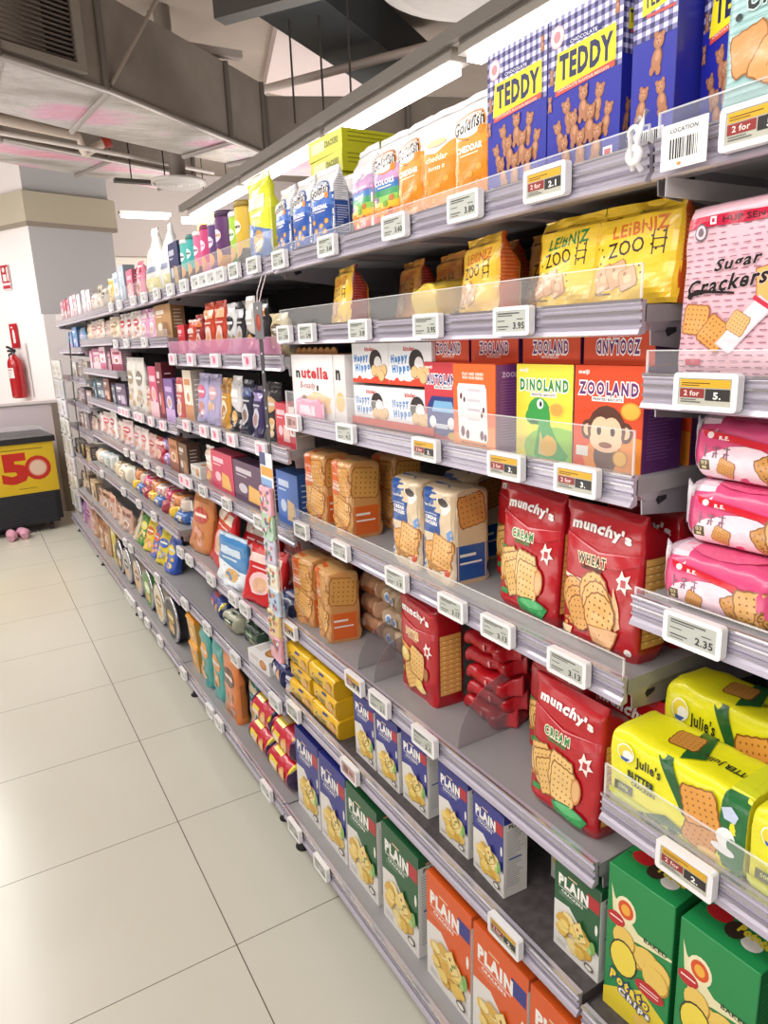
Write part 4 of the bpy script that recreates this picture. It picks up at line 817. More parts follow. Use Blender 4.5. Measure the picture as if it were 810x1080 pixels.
for y, z, lab in ((1.42,S3+.0045,'white and orange hippo biscuit box, lower row nearer the folded bread snack pack'),(1.254,S3+.0045,'white and orange hippo biscuit box, lower row beside the red car carton'),(1.42,S3+.1,'white and orange hippo biscuit box, upper row nearer the folded bread snack pack'),(1.254,S3+.1,'white and orange hippo biscuit box, upper row beside the flat orange cartons')):
    o = put(kn, 'biscuit_carton', lab, BX, .806, y, z, .12, group='hippo biscuit boxes'); o.scale = (1, 1, .93)
nt = put(once('nut', nutella), 'snack_carton', 'white hazelnut wafer carton with black and red lettering beside the black strip', 'snack box', .79, 1.705, S3, .09)
bm = MB()
for i in range(7): bm.lathe([(0,0),(.019,0),(.021,.003),(.019,.006),(0,.006)], mat('#b9824a', .7), 14, 'y', (-.105+i*.035, -.03, .162))
link('scalloped_top', bm, nt)
nm = once('nut2', lambda: carton(.06,.09,.165,'#e9e4e2',[('t','n',.4,.7,.15,.4,'#1c1a1a',{'b':.05}),('e',.5,.3,.4,.15,'#e7c07c')],(),(),ct='#b3814e'))
put(nm, 'snack_carton', 'white snack carton seen edge-on between the hazelnut carton and the hippo boxes', 'snack box', .79, 1.545, S3, .09)
put(once('pk', lambda: bag(.17,.05,.05,'#e88ab0',[('r',.2,.2,.8,.7,'#f6d3e0')],(),None,'flow',3,.004,seed=31,seal='#f0b0c8',lay=True)), 'wrapped_bar', 'crumpled pink wrapped snack lying in front of the white hazelnut carton', 'snack', .768, 1.70, S3, .02).scale = (1,.38,1)
# fourth shelf
S4 = zS('B',4)
oc = once('oc', lambda: creampack('#d9611e','hearty',5,'#d8a468')); bc = once('bc', lambda: creampack('#1f4f96','farther',6,'#d9c2a0'))
for m_, X, y, rot, lab in ((oc,.80,1.757,2,'orange and tan cream cracker pack beside the candy strip'),(oc,.80,1.592,-4,'orange and tan cream cracker pack with an empty gap to its right'),(bc,.80,1.283,0,'blue and tan cream cracker pack beside the empty gap'),(bc,.80,1.156,-2,'blue and tan cream cracker pack next to the red cream cracker packs'),
                           (oc,.93,1.60,0,'orange cream cracker pack standing deep behind the front orange packs'),(bc,.92,1.25,3,'blue cream cracker pack in shade behind the front blue packs')):
    put(m_, 'cracker_pack', lab, 'cracker pack', X, y, S4, .095, rot=rot, group='cream cracker packs on the fourth shelf')
mu = {v: once('mu'+v, lambda v=v: munchys(v)) for v in ('WHEAT','CREAM','BUTTER')}
for v, X, y, z, rot, tl, lab in (('WHEAT',.80,.729,S4,0,-2,'red wheat cracker pack standing at the right end of the fourth shelf'),('CREAM',.80,.897,S4,-2,-5,'red cream cracker pack standing beside the red wheat cracker pack'),('CREAM',.895,1.02,S4,0,-3,'red cream cracker pack in the second row, peeking out left of the front one'),
        ('WHEAT',.895,.73,S4,0,0,'red wheat cracker pack in the second row behind the front wheat pack'),('WHEAT',.985,.72,S4,0,0,'red wheat cracker pack in the third row near the back panel'),
        ('BUTTER',.785,1.228,zS('B',5),-3,0,'red butter cracker carton alone beside the stack of red packets'),('CREAM',.742,.742,zS('B',5),0,-4,'large red cream cracker pack on the fifth shelf beside the yellow butter crackers'),('CREAM',.84,.852,zS('B',5),2,-2,'red cream cracker pack in the second row of the fifth shelf'),('CREAM',.84,.69,zS('B',5),0,0,'red cream cracker pack hidden straight behind the large front one on the fifth shelf')):
    put(mu[v], 'cracker_pack', lab, 'cracker pack', X, y, z, .085, rot=rot, tilt=tl, group='red cracker packs')
# fifth shelf
S5 = zS('B',5)
put(oc, 'cracker_pack', 'orange cream cracker pack on the fifth shelf, against the candy strip', 'cracker pack', .748, 1.775, S5, .095, rot=3, group='orange packs on the fifth shelf')
put(oc, 'cracker_pack', 'orange cream cracker pack turned slightly, second on the fifth shelf', 'cracker pack', .752, 1.640, S5, .095, rot=-12, group='orange packs on the fifth shelf')
rp = once('rp', lambda: bag(.15,.10,.038,'#b0141f',[('e',.6,.5,.03,.2,'#e8a0a0')],(),None,'flow',2.6,.005,seed=41,seal='#c8323a',lay=True,rows=24))
for i in range(5):
    put(rp, 'biscuit_packet', 'shiny red wrapped packet in the pile beside the butter cracker box, %s from the bottom' % ORD[i+1], 'packet', .835+.008*(i % 2), 1.068-.006*(i % 3), S5+i*.0385, .10, rot=(-6,5,-3,8,-2)[i], group='red packets piled on the fifth shelf')
t1 = once('t1', lambda: bag(.115,.09,.056,'#b98a68',[('r',.2,.1,.8,.5,'#a8623c'),('e',.3,.6,.1,.2,'#d8b8a0')],(),None,'flow',3,.004,seed=42,seal='#c9a78c',lay=True,rows=20))
t2 = once('t2', lambda: bag(.115,.09,.056,'#b59a7c',[('e',.4,.5,.11,.26,'#dfe6ee'),('e',.4,.5,.07,.16,'#5f92cc'),('e',.62,.45,.08,.2,'#dfe6ee'),('e',.62,.45,.05,.12,'#5f92cc')],(),None,'flow',3,.004,seed=43,seal='#c9b49a',lay=True,rows=20))
for i in range(3):
    put(t1, 'biscuit_packet', 'brown wrapped biscuit packet, %s from the bottom, next to the orange packs' % ORD[i+1], 'packet', .86, 1.59, S5+i*.0575, .09, rot=(4,-5,3)[i], group='brown packets on the fifth shelf')
    put(t2, 'biscuit_packet', 'tan wrapped packet with blue flower print, %s from the bottom' % ORD[i+1], 'packet', .86, 1.465, S5+i*.0575, .09, rot=(-3,6,-4)[i], group='tan and blue packets on the fifth shelf')
put(once('redside', lambda: bag(.11,.05,.2,'#b5161f',(),(),None,'stand',3,.004,seed=44)), 'biscuit_bag', 'tall shiny red bag squeezed behind the orange packs beside the candy strip', 'biscuit bag', .86, 1.755, S5, .05, rot=10)
# nearest bay
put(once('hup', hupseng), 'cracker_pack', 'large pink wrapped sugar cracker pack standing alone on the nearest bay', 'cracker pack', .785, .531, zS('A',2), .065, tilt=-2)
pp = once('pp', pinkpack)
for i in range(3):
    put(pp, 'cracker_pack', ('bottom','middle','top')[i]+' pack of three glossy pink and red wrapped cracker packs', 'cracker pack', (.776,.80,.80)[i], (.516,.502,.500)[i], zS('A',3)+i*.0865, .10, rot=(0,3,-2)[i], group='pink cracker packs stacked on the nearest bay')
jl = once('jl', julies)
put(jl, 'cracker_pack', 'yellow and green butter cracker pack lying at the front, nearest the red packs', 'cracker pack', .724, .515, zS('A',4), .10, rot=1)
o = put(jl, 'cracker_pack', 'yellow butter cracker pack lying in the back row above the front one', 'cracker pack', .838, .515, zS('A',4), .10); o.scale = (1,1,1.33)
put(jl, 'cracker_pack', 'yellow butter cracker pack at the right edge of the photo', 'cracker pack', .722, .302, zS('A',4), .10, rot=-2)
pt = once('pt', potato)
put(pt, 'chip_carton', 'green potato chip carton with a yellow top scene, beside the green plain cracker box', 'chip box', .735, .566, zS('A',5), .085, rot=4)
put(pt, 'chip_carton', 'green potato chip carton nearest the camera on the lower shelf', 'chip box', .735, .440, zS('A',5), .085, rot=2)
put(pt, 'chip_carton', 'green potato chip carton in the second row near the bay end', 'chip box', .83, .566, zS('A',5), .085)
# sixth shelf of the second bay
S6 = zS('B',6); PW = .1
pn = once('pn', lambda: plain_box(PW, .176, .055, NAVY, '#b3242c')); pg = once('pg', lambda: plain_box(PW, .176, .055, GREEN, '#b3242c'))
for i, (y, X) in enumerate(((1.385,.726),(1.278,.727),(1.168,.732),(1.022,.731),(.903,.728))):
    put(pn, 'cracker_carton', 'navy and white plain cracker box on the sixth shelf, %s from the yellow packets' % ORD[i+1], 'cracker box', X, y, S6, .055, rot=(0,0,1,0,-4)[i], group='small navy plain cracker boxes')
put(pg, 'cracker_carton', 'small green and white plain cracker box at the right end of the sixth shelf', 'cracker box', .736, .685, S6, .055)
put(pg, 'cracker_carton', 'small green plain cracker box set back in the second row', 'cracker box', .84, .80, S6, .055)
put(pg, 'cracker_carton', 'small green plain cracker box in the second row nearest the bay end', 'cracker box', .84, .69, S6, .055)
yp = once('yp', yellowpk)
for c_, y in ((0,1.742),(1,1.583)):
    for r_ in range(3):
        put(yp, 'cracker_packet', 'yellow cracker packet, %s row of the %s column beside the navy %s' % (('bottom','middle','top')[r_], ('left-hand','right-hand')[c_], ('roll' if c_ == 0 else 'boxes')), 'cracker packet', .708+.004*(r_ % 2), y+.004*(r_-1), S6+r_*.057, .07, rot=(2,-2,1)[r_], group='yellow cracker packets')
# base shelf of the second bay
SB = zS('B',7)
big = {c: once('big'+c, lambda c=c: plain_box(.160, .272, .07, c, '#b3242c' if c != ORANGE else '#2b2f86')) for c in (NAVY, GREEN, ORANGE)}
for i, (c, y) in enumerate(((NAVY,1.738),(NAVY,1.570),(GREEN,1.402),(GREEN,1.215),(ORANGE,1.020),(ORANGE,.852),(ORANGE,.685))):
    put(big[c], 'cracker_carton', 'large %s plain cracker box on the base shelf, %s from the red cookie rolls' % ({NAVY:'navy',GREEN:'green',ORANGE:'orange'}[c], ORD[i+1]), 'cracker box', .708, y, SB, .07, tilt=-1, group='large plain cracker boxes')

# ================================================================== goods of the farther bays
def pouch(w, h, c1, c2, seed, style=0, d=None):
    d = d or min(.06, w*.55)
    r = random.Random(seed); w_ = mixc(c1, '#ffffff', .75)
    if style == 0: F = [('r',.08,.70,.92,.86,c2),('e',.5,.36,.3,.2,w_),('e',.5,.33,.2,.13,mixc(c2,'#c98a4a',.5)),('r',.2,.6,.8,.63,w_)]
    elif style == 1: F = [('p',[(0,.0),(1,0),(1,.35),(0,.5)],c2),('r',.15,.62,.85,.76,w_),('r',.25,.53,.75,.57,w_),('e',.6,.25,.22,.13,'#d9a860')]
    else: F = [('e',.5,.62,.36,.14,c2),('r',.22,.6,.78,.65,w_)]+[('e',r.uniform(.2,.8),r.uniform(.12,.42),.11,.06,mixc(c2,('#e0b070','#f0e0d0')[k%2],.6)) for k in range(7)]
    return bag(w, d, h, c1, F, [('r',.3,.1,.7,.6,mixc(c1,'#000000',.15))], None, 'stand', 3.4, .004, seed=seed, seal=w_ if style == 1 else None, rows=12, n=28)
def smallbox(w, h, c1, c2, seed, style=0, d=.06):
    w_ = mixc(c1, '#ffffff', .7)
    F = [('r',.1,.72,.6,.84,w_),('r',.1,.64,.45,.67,w_),('p',[(.45,.1),(.9,.1),(.8,.45),(.5,.5)],c2),('e',.3,.35,.14,.12,w_)] if style == 0 else [('r',0,.0,1,.3,c2),('r',.15,.7,.85,.82,c2),('e',.5,.45,.28,.16,w_),('e',.5,.45,.18,.1,mixc(c2,'#c98a4a',.5))]
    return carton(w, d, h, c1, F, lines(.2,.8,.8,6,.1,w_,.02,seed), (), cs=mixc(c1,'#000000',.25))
def laybag(w, h, c1, c2, seed, d=.10):
    w_ = mixc(c1, '#ffffff', .7)
    F = [('r',.22,.5,.7,.75,c2),('e',.55,.3,.14,.2,mixc(c2,'#e0b070',.6)),('r',.3,.58,.6,.66,w_)]
    return bag(w, d, h, c1, F, (), None, 'flow', 2.5, .005, seed=seed, seal=w_, lay=True, rows=16, n=24, top=[('e',.5,.5,.2,.3,c2),('r',.3,.3,.7,.42,w_)])
def rollpk(w, h, c1, c2, seed):
    w_ = mixc(c1, '#ffffff', .8)
    F = [('r',.0,.0,.1,1,mixc(c1,'#1c2a6a',.8)),('r',.14,.3,.5,.75,c2),('r',.2,.45,.46,.6,w_),('e',.7,.5,.12,.28,'#d99a5a'),('e',.7,.5,.09,.2,'#e8b878')]
    return bag(w, h, h, c1, F, (), None, 'roll', 2.0, .002, seed=seed, lay=True, rows=18, n=28, seal=mixc(c1,'#101a4a',.8), top=[('r',.14,.2,.5,.8,c2),('r',.2,.4,.46,.6,w_),('r',.9,.0,1,1,'#e6d22c')])
def can(w, h, c1, c2, seed):
    mb = MB(); r = w/2; b = ink(c1); l = mat('#e6e3e4', .3) if seed % 2 else mat(mixc(c1,'#000000',.3), .3)
    mb.lathe([(0,0),(r*.96,0,SILVER),(r,.004,SILVER),(r,.01,b),(r,h*.3,ink(c2)),(r,h*.55,b),(r,h*.9,b),(r*.98,h*.96,b),(0,h*.96,b)], b, 24)
    art(mb, [('e',.5,.62,.3,.1,mixc(c1,'#ffffff',.8)),('r',.25,.6,.75,.64,c2),('e',.5,.3,.3,.12,'#d9a060'),('e',.4,.22,.16,.07,'#e8c088')], lambda u, v, o: (r*sin((u-r)/r), -(r+o+.0008)*cos((u-r)/r), v), w, h, step=.012)
    return mb.mesh('can')
def lid_of(kind, w, h, c1, c2, seed):
    mb = MB()
    if kind == 'can':
        r = w/2; l = mat('#e6e3e4', .3) if seed % 2 else mat(mixc(c1,'#000000',.3), .3)
        mb.lathe([(r*.99,h*.91),(r*1.03,h*.905),(r*1.03,h*.97),(r*.95,h),(r*.9,h),(r*.88,h*.985),(0,h*.985)], l, 24)
    else:
        l = mat(c2, .3, 0, .3); x, y = w/2, .05; mb.box(-x,x,-y,y,h*.84,h*.93,l); mb.box(-x*.9,x*.9,-y*.9,y*.9,h*.93,h,l)
    return mb.mesh('lid')
def tin(w, h, c1, c2, seed):     # round tin standing on its edge, lid forward
    mb = MB(); r = h/2; d = .055; b = ink(c1); lid = SILVER
    mb.lathe([(0,0,b),(r*.97,0,lid),(r,.004,lid),(r,.012,lid),(r*.985,.014,b),(r*.985,d-.004,b),(r,d,lid),(0,d,b)], b, 36, 'y', (0,-d/2,r))
    art(mb, [('e',.5,.5,.44,.44,mixc(c1,'#e8dfb0',.5)),('e',.5,.5,.42,.42,c1),('e',.5,.55,.28,.14,c2),('r',.3,.52,.7,.58,mixc(c2,'#ffffff',.8)),('e',.4,.3,.11,.11,'#d9a860'),('e',.6,.3,.11,.11,'#e0b878')], lambda u, v, o: (u-r, -d/2-o-.0005, v), h, h)
    return mb.mesh('tin')
def tub(w, h, c1, c2, seed):
    mb = MB(); b = mat(c1, .3, 0, .3); l = mat(c2, .3, 0, .3); x, y = w/2, .05
    P = lambda k: [(-x*k,-y*k),(x*k,-y*k),(x*k,y*k),(-x*k,y*k)]
    vs = [(a,c,0) for a, c in P(.82)]+[(a,c,h*.84) for a, c in P(.95)]; mb.add(vs, [[3,2,1,0]]+[[i,(i+1)%4,4+(i+1)%4,4+i] for i in range(4)], b)
    art(mb, [('r',.2,.2,.8,.65,'#e0a04a'),('e',.5,.42,.2,.18,'#f0c880')], lambda u, v, o: (u-x, -y*(.82+.13*v/(h*.84))-o-.0006, v), w, h)
    return mb.mesh('tub')
def tray(w, h, c1, c2, seed):
    mb = MB(); mb.box(-w/2,w/2,-.05,.05,0,h,ink(c1))
    art(mb, [('r',.1,.5,.5,.8,c2),('e',.7,.5,.16,.34,'#b8763a'),('e',.7,.5,.12,.26,'#d69a5a')], lambda u, v, o: (u-w/2, -.05-o, v), w, h)
    art(mb, [('e',.65,.5,.22,.32,'#a8703c'),('e',.65,.5,.18,.26,'#c98f55'),('r',.08,.2,.36,.6,c2)], lambda u, v, o: (u-w/2, -.05+v, h+o), w, .1)
    return mb.mesh('tray')
def bottlepouch(w, h, c1, c2, seed): return bag(w, .09, h, c1, [('r',.2,.34,.8,.42,'#8a94b0'),('r',.1,.04,.9,.26,'#d8cf8a'),('e',.5,.52,.12,.05,c2)], (), None, 'bottle', 2.6, .004, seed=seed, rows=16, n=32)
KIND = {'bottle': (bottlepouch,'snack_pouch','snack pouch'), 'pouch': (pouch,'snack_pouch','snack pouch'), 'pouch1': (lambda *a: pouch(*a, 1),'snack_pouch','snack pouch'), 'pouch2': (lambda *a: pouch(*a, 2),'snack_pouch','snack pouch'), 'box': (smallbox,'snack_carton','snack box'), 'box1': (lambda *a: smallbox(*a, 1),'snack_carton','snack box'),
        'lay': (laybag,'snack_packet','snack packet'), 'roll': (rollpk,'cookie_roll','cookie roll'), 'can': (can,'snack_canister','canister'), 'tin': (tin,'biscuit_tin','biscuit tin'), 'tub': (tub,'snack_tub','tub'), 'tray': (tray,'cookie_tray','cookie tray')}
DEP = {'bottle': .09, 'box': .06, 'box1': .06, 'lay': .10, 'roll': .08, 'can': .07, 'tin': .055, 'tub': .10, 'tray': .10}
FAR = []
def F_(b, s, X, yl, yr, h, kind, c1, c2, desc, dz=0.0, rot=0, tilt=0): FAR.append((b, s, X, yl, yr, h, kind, c1, c2, desc, dz, rot, tilt))
# third bay, top shelf
F_('C',1,.785,2.085,1.925,.235,'pouch1','#d9dc3a','#4a74b8','tall yellow cracker pouch with blue lower edge')
F_('C',1,.79,2.20,2.12,0.193,'can','#d8b23a','#3a3428','gold canister with black badge')
F_('C',1,.80,2.29,2.215,0.178,'can','#a5cf45','#4a8a3a','lime green canister')
F_('C',1,.79,2.385,2.30,0.193,'can','#5d2d66','#c98a4a','purple canister printed with biscuit sticks'); F_('C',1,.79,2.47,2.39,0.178,'can','#5a3a72','#8a5a9a','dark purple canister')
F_('C',1,.79,2.56,2.48,0.178,'can','#c9437a','#e889a8','bright pink canister'); F_('C',1,.79,2.645,2.565,0.168,'can','#d66a96','#5a3a4a','pale pink canister')
F_('C',1,.79,2.735,2.655,0.168,'can','#3fa9a4','#5a3a34','teal and brown canister'); F_('C',1,.79,2.82,2.74,0.163,'can','#58b8b0','#4a3a34','light teal canister')
F_('C',1,.79,2.98,2.84,.17,'box','#2a2a5c','#c9a050','navy carton with gold picture')
F_('D',1,.80,3.50,3.22,.285,'bottle','#ece9e2','#b9b29a','large white resealable pouch beside the navy carton',0,0)
F_('D',1,.80,3.20,3.04,.27,'bottle','#f0eef0','#c9c4cc','tall white pouch behind the navy carton')
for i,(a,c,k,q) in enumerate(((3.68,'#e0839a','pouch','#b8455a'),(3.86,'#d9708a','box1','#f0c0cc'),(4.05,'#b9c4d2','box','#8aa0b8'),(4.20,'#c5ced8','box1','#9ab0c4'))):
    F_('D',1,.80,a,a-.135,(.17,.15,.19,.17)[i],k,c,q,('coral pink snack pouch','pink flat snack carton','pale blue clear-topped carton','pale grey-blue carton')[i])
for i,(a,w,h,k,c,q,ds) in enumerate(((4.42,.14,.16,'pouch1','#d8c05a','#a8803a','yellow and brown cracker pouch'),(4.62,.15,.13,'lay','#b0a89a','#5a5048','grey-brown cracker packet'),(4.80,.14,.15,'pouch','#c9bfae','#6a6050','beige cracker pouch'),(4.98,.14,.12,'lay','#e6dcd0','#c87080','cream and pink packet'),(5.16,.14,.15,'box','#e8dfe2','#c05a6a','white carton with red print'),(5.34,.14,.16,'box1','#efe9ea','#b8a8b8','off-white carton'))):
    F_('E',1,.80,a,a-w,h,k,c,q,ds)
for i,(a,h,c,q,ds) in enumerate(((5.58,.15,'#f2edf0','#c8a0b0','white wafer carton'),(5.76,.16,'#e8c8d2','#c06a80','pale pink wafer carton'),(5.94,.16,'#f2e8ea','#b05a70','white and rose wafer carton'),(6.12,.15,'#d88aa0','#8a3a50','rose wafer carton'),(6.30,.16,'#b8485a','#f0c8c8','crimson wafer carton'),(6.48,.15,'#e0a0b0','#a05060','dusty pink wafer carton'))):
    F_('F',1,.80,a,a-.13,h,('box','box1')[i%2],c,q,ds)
# third bay, second shelf
for yl,yr,h,k,c,q,ds in ((3.0,2.90,.12,'box','#c9283a','#f0c0b8','red snack carton'),(2.88,2.78,.135,'pouch1','#c8482c','#e8e0d8','orange-red and white snack pouch'),(2.77,2.68,.15,'pouch','#8c1f1f','#d8703a','dark red snack pouch'),(2.66,2.54,.185,'pouch','#c04428','#f0b080','large orange-red snack pouch'),(2.53,2.41,.185,'pouch','#b83a24','#e8b088','second large orange-red snack pouch'),
    (2.40,2.31,.17,'pouch2','#d6d6d8','#2a2a30','silver and black snack pouch'),(2.30,2.22,.17,'pouch','#232226','#b8b8bc','black snack pouch'),(2.21,2.13,.18,'pouch1','#c9c3bc','#2a2626','silver striped snack pouch'),(2.12,2.03,.165,'pouch','#26252a','#a8682a','black and copper snack pouch'),(2.02,1.90,.12,'pouch2','#d8c9a0','#6a5a40','cream and brown cookie pouch')):
    F_('C',2,.80,yl,yr,h,k,c,q,ds)
F_('C',2,.92,3.0,2.72,.18,'box','#b98e62','#8a6a4a','plain kraft carton standing at the back')
# third bay, third shelf
for yl,yr,h,k,c,q,ds in ((3.00,2.88,.20,'box1','#ecdcc8','#c98a5a','tall cream biscuit carton'),(2.86,2.73,.19,'pouch2','#b9b2d8','#e0708a','lavender cookie pouch'),(2.72,2.58,.19,'pouch2','#b0a8cc','#d8b0b8','pale violet cookie pouch'),(2.565,2.46,.18,'pouch','#c9902c','#8a5a1c','golden cookie pouch'),(2.45,2.35,.19,'pouch1','#d8d4d4','#26242a','white and black cookie pouch'),(2.34,2.24,.18,'pouch','#20243c','#4a5a8a','midnight blue cookie pouch'),(2.23,2.14,.165,'pouch','#3a2f5c','#8a7ab0','dark violet cookie pouch'),(2.13,2.01,.18,'pouch2','#2a282c','#c9a070','black and silver cookie pouch'),(2.0,1.88,.125,'box','#c92c40','#f0c8c0','red cookie carton half behind the black strip')):
    F_('C',3,.80,yl,yr,h,k,c,q,ds,0,0,-4 if 'pouch' in k else 0)
F_('C',3,.79,1.875,1.765+.07,.12,'box1','#e8d8d0','#c92c40','narrow white and red carton just right of the black strip')
# third bay, fourth shelf
for yl,yr,h,k,c,q,ds in ((3.0,2.86,.05,'tray','#e6e2dc','#c9c0b4','low white cookie tray'),(2.80,2.70,.155,'pouch1','#e0c8b8','#c8707a','beige and pink pouch'),(2.69,2.44,.15,'box','#cc3a5e','#e8b45a','crimson wafer carton printed with a cone'),(2.43,2.12,.145,'box','#5a3a58','#e8b45a','plum wafer carton printed with a cone'),(2.02,1.86,.165,'box','#3f6fc0','#d9b88a','bright blue cracker carton behind the candy strip')):
    F_('C',4,.795,yl,yr,h,k,c,q,ds)
# third bay, fifth shelf: heap of red bags
for yl,yr,h,k,c,q,ds,X,dz,rt,tl in ((3.00,2.80,.25,'pouch2','#c98048','#b83a2a','orange-brown nut bag',.755,0,8,-10),(2.80,2.53,.25,'pouch','#c8141c','#f0e0d0','big glossy red bag with round badge',.76,0,-6,-16),(2.54,2.28,.235,'pouch','#c4121a','#f0e0d0','glossy red bag leaning over the blue bag',.80,.0,8,-20),
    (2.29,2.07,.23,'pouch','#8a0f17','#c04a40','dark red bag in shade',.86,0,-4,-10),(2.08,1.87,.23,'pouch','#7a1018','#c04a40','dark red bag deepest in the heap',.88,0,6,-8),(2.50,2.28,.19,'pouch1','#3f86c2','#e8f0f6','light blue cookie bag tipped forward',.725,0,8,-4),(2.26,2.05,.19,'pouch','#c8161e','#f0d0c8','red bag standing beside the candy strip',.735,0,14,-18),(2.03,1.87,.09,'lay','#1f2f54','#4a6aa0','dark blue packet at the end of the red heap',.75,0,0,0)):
    F_('C',5,X,yl,yr,h,k,c,q,ds,dz,rt,tl)
# third bay, sixth shelf
for yl,yr,h,k,c,q,ds,X in ((2.78,2.56,.075,'roll','#3b4f9a','#c9504a','blue and red cookie roll'
    ,.74),(2.54,2.38,.075,'lay','#a8a890','#2a4a34','grey-green cookie packet',.73),(2.36,2.20,.08,'lay','#1d3a2c','#4a6a4a','dark green cookie packet',.75),(2.19,2.03,.05,'tray','#eeeae8','#d8d0cc','white tray of chocolate rounds',.715),(2.02,1.90,.08,'roll','#25306c','#e8e4e6','navy cookie roll with a white badge',.72),(1.895,1.835,.085,'pouch','#2a3678','#d8dae6','navy pouch squeezed beside the yellow packets',.72)):
    F_('C',6,X,yl,yr,h,k,c,q,ds,0,(-8 if k == 'roll' else 5))
# third bay, base
F_('C',7,.70,3.00,2.87,.125,'tub','#d9a040','#e8a42c','amber plastic tub with orange lid, lower of two'); F_('C',7,.70,3.00,2.87,.125,'tub','#dba84c','#ea9f28','amber plastic tub with orange lid, upper of two',.126)
F_('C',7,.70,2.84,2.70,.25,'pouch2','#3f9c98','#e8a44a','teal and orange snack bag'); F_('C',7,.705,2.69,2.55,.25,'pouch2','#48a5a0','#e09040','second teal snack bag')
F_('C',7,.70,2.53,2.36,.27,'pouch2','#d87a3a','#5a2f1c','orange snack bag with dark cookies'); F_('C',7,.74,2.35,2.25,.22,'pouch','#2f8a88','#e0d0b0','dark teal bag behind the red rolls')
for i,(yl,z,X,c) in enumerate(((2.24,0,.705,'#c22038'),(2.24,.098,.72,'#c62a40'),(2.045,0,.70,'#c22038'),(2.045,.098,.715,'#c8243a'))):
    F_('C',7,X,yl,yl-.185,.095,'roll',c,'#e8d030','fat red and yellow cookie roll, %s %s' % (('lower','upper')[i%2], ('left pair','right pair')[i//2]),z,0)
# fourth bay
for yl,w,h,k,c,q,ds in ((4.20,.15,.15,'pouch2','#dcd4ce','#c8323c','clear cracker bag with red base'),(4.03,.15,.15,'pouch2','#d8d2cc','#b82a36','clear cracker bag with red label'),(3.86,.15,.15,'pouch2','#e0d6d0','#c43a42','clear rice cake bag with red base'),(3.69,.15,.14,'pouch','#dba0c0','#f0d8e0','pink snack bag'),(3.52,.14,.14,'pouch','#e2a8c8','#f4e0ea','pearly pink snack bag'),(3.36,.28,.15,'box','#b58a5c','#8f6a44','kraft cardboard carton')):
    F_('D',2,.80,yl,yl-w,h,k,c,q,ds)
for yl,w,h,k,c,q,ds in ((4.20,.2,.28,'pouch2','#e0dcd4','#a89a80','large white cracker bag'),(3.98,.2,.28,'pouch2','#d9d6cf','#8a8274','large white striped cracker bag'),(3.76,.12,.14,'pouch2','#dcc0b0','#b87850','beige cracker bag'),(3.63,.16,.24,'box1','#c84a70','#f0c0c8','tall raspberry pink carton'),(3.46,.11,.26,'box','#6a1420','#c84a50','maroon carton'),(3.34,.16,.19,'box1','#7a5a9a','#c8a8d8','violet carton'),(3.17,.12,.20,'pouch','#c05a5a','#f0d0c0','rose cracker pouch')):
    F_('D',3,.80,yl,yl-w,h,k,c,q,ds)
for yl,w,h,k,c,q,ds in ((4.20,.16,.14,'pouch2','#dccfcc','#c87080','clear pink-printed bag'),(4.02,.16,.14,'pouch2','#e0d4d0','#d06070','clear rose-printed bag'),(3.84,.15,.13,'pouch2','#d8b0a8','#b83040','blush biscuit bag'),(3.67,.14,.13,'pouch','#b01c2c','#f0d0c8','deep red biscuit bag'),(3.51,.12,.07,'lay','#9a78b0','#d8c0e0','small lilac packet'),(3.37,.15,.15,'box1','#c08060','#8a4a30','terracotta carton'),(3.20,.14,.15,'box','#6a4a38','#a87a58','brown open carton')):
    F_('D',4,.80,yl,yl-w,h,k,c,q,ds)
F_('D',4,.80,3.51,3.39,.065,'lay','#8a6aa8','#e0c8e8','small lilac packet on top of another',.072)
r0 = random.Random(3)
cc = (('#e8c23a','#c83a4a','yellow and red'),('#c83a6a','#e8d0a0','magenta'),('#3a6ab0','#e8e0d0','blue'),('#d88a4a','#8a3a5a','orange'),('#a83a4a','#e8c0a0','wine red'),('#e0d0c0','#c05a7a','cream'))
for row in range(2):
    for i in range(8):
        c, q, nm_ = cc[(i*2+row*3) % 6]
        F_('D',5,.755+.02*row,4.19-i*.138,4.19-i*.138-.125,.055,'lay',c,q,'small %s snack packet, %s row' % (nm_, ('lower','upper')[row]),row*.052,r0.uniform(-18,18))
F_('D',5,.79,3.10,3.04+.0,.05,'pouch','#3f7ab8','#f0e8e0','tiny blue and white sachet')
for i,(c,q,nm_) in enumerate((('#3a5fc0','#e8d23a','blue and yellow'),('#e2cf2e','#3a5fc0','yellow and blue'),('#3f63c4','#d85a4a','blue and red'),('#e4c832','#d05a3a','yellow and orange'),('#3a8a3a','#e8d860','green and yellow'),('#e0d0b8','#6a9a50','cream and green'))):
    F_('D',6,.73,3.50+i*.150,3.50+i*.150-.145,.175,'pouch2',c,q,nm_+' candy bag',0,r0.uniform(-15,15),-18)
F_('D',7,.70,3.42,3.18,.235,'tin','#23252c','#b8922c','round black and gold cookie tin standing on edge')
F_('D',7,.705,3.68,3.45,.225,'tin','#ddd6bc','#a8803a','round cream cookie tin standing on edge'); F_('D',7,.705,3.94,3.71,.225,'tin','#4f8a3c','#d8e0b0','round green cookie tin standing on edge'); F_('D',7,.705,4.19,3.97,.22,'tin','#c9b8a0','#8a5a4a','round beige cookie tin standing on edge')
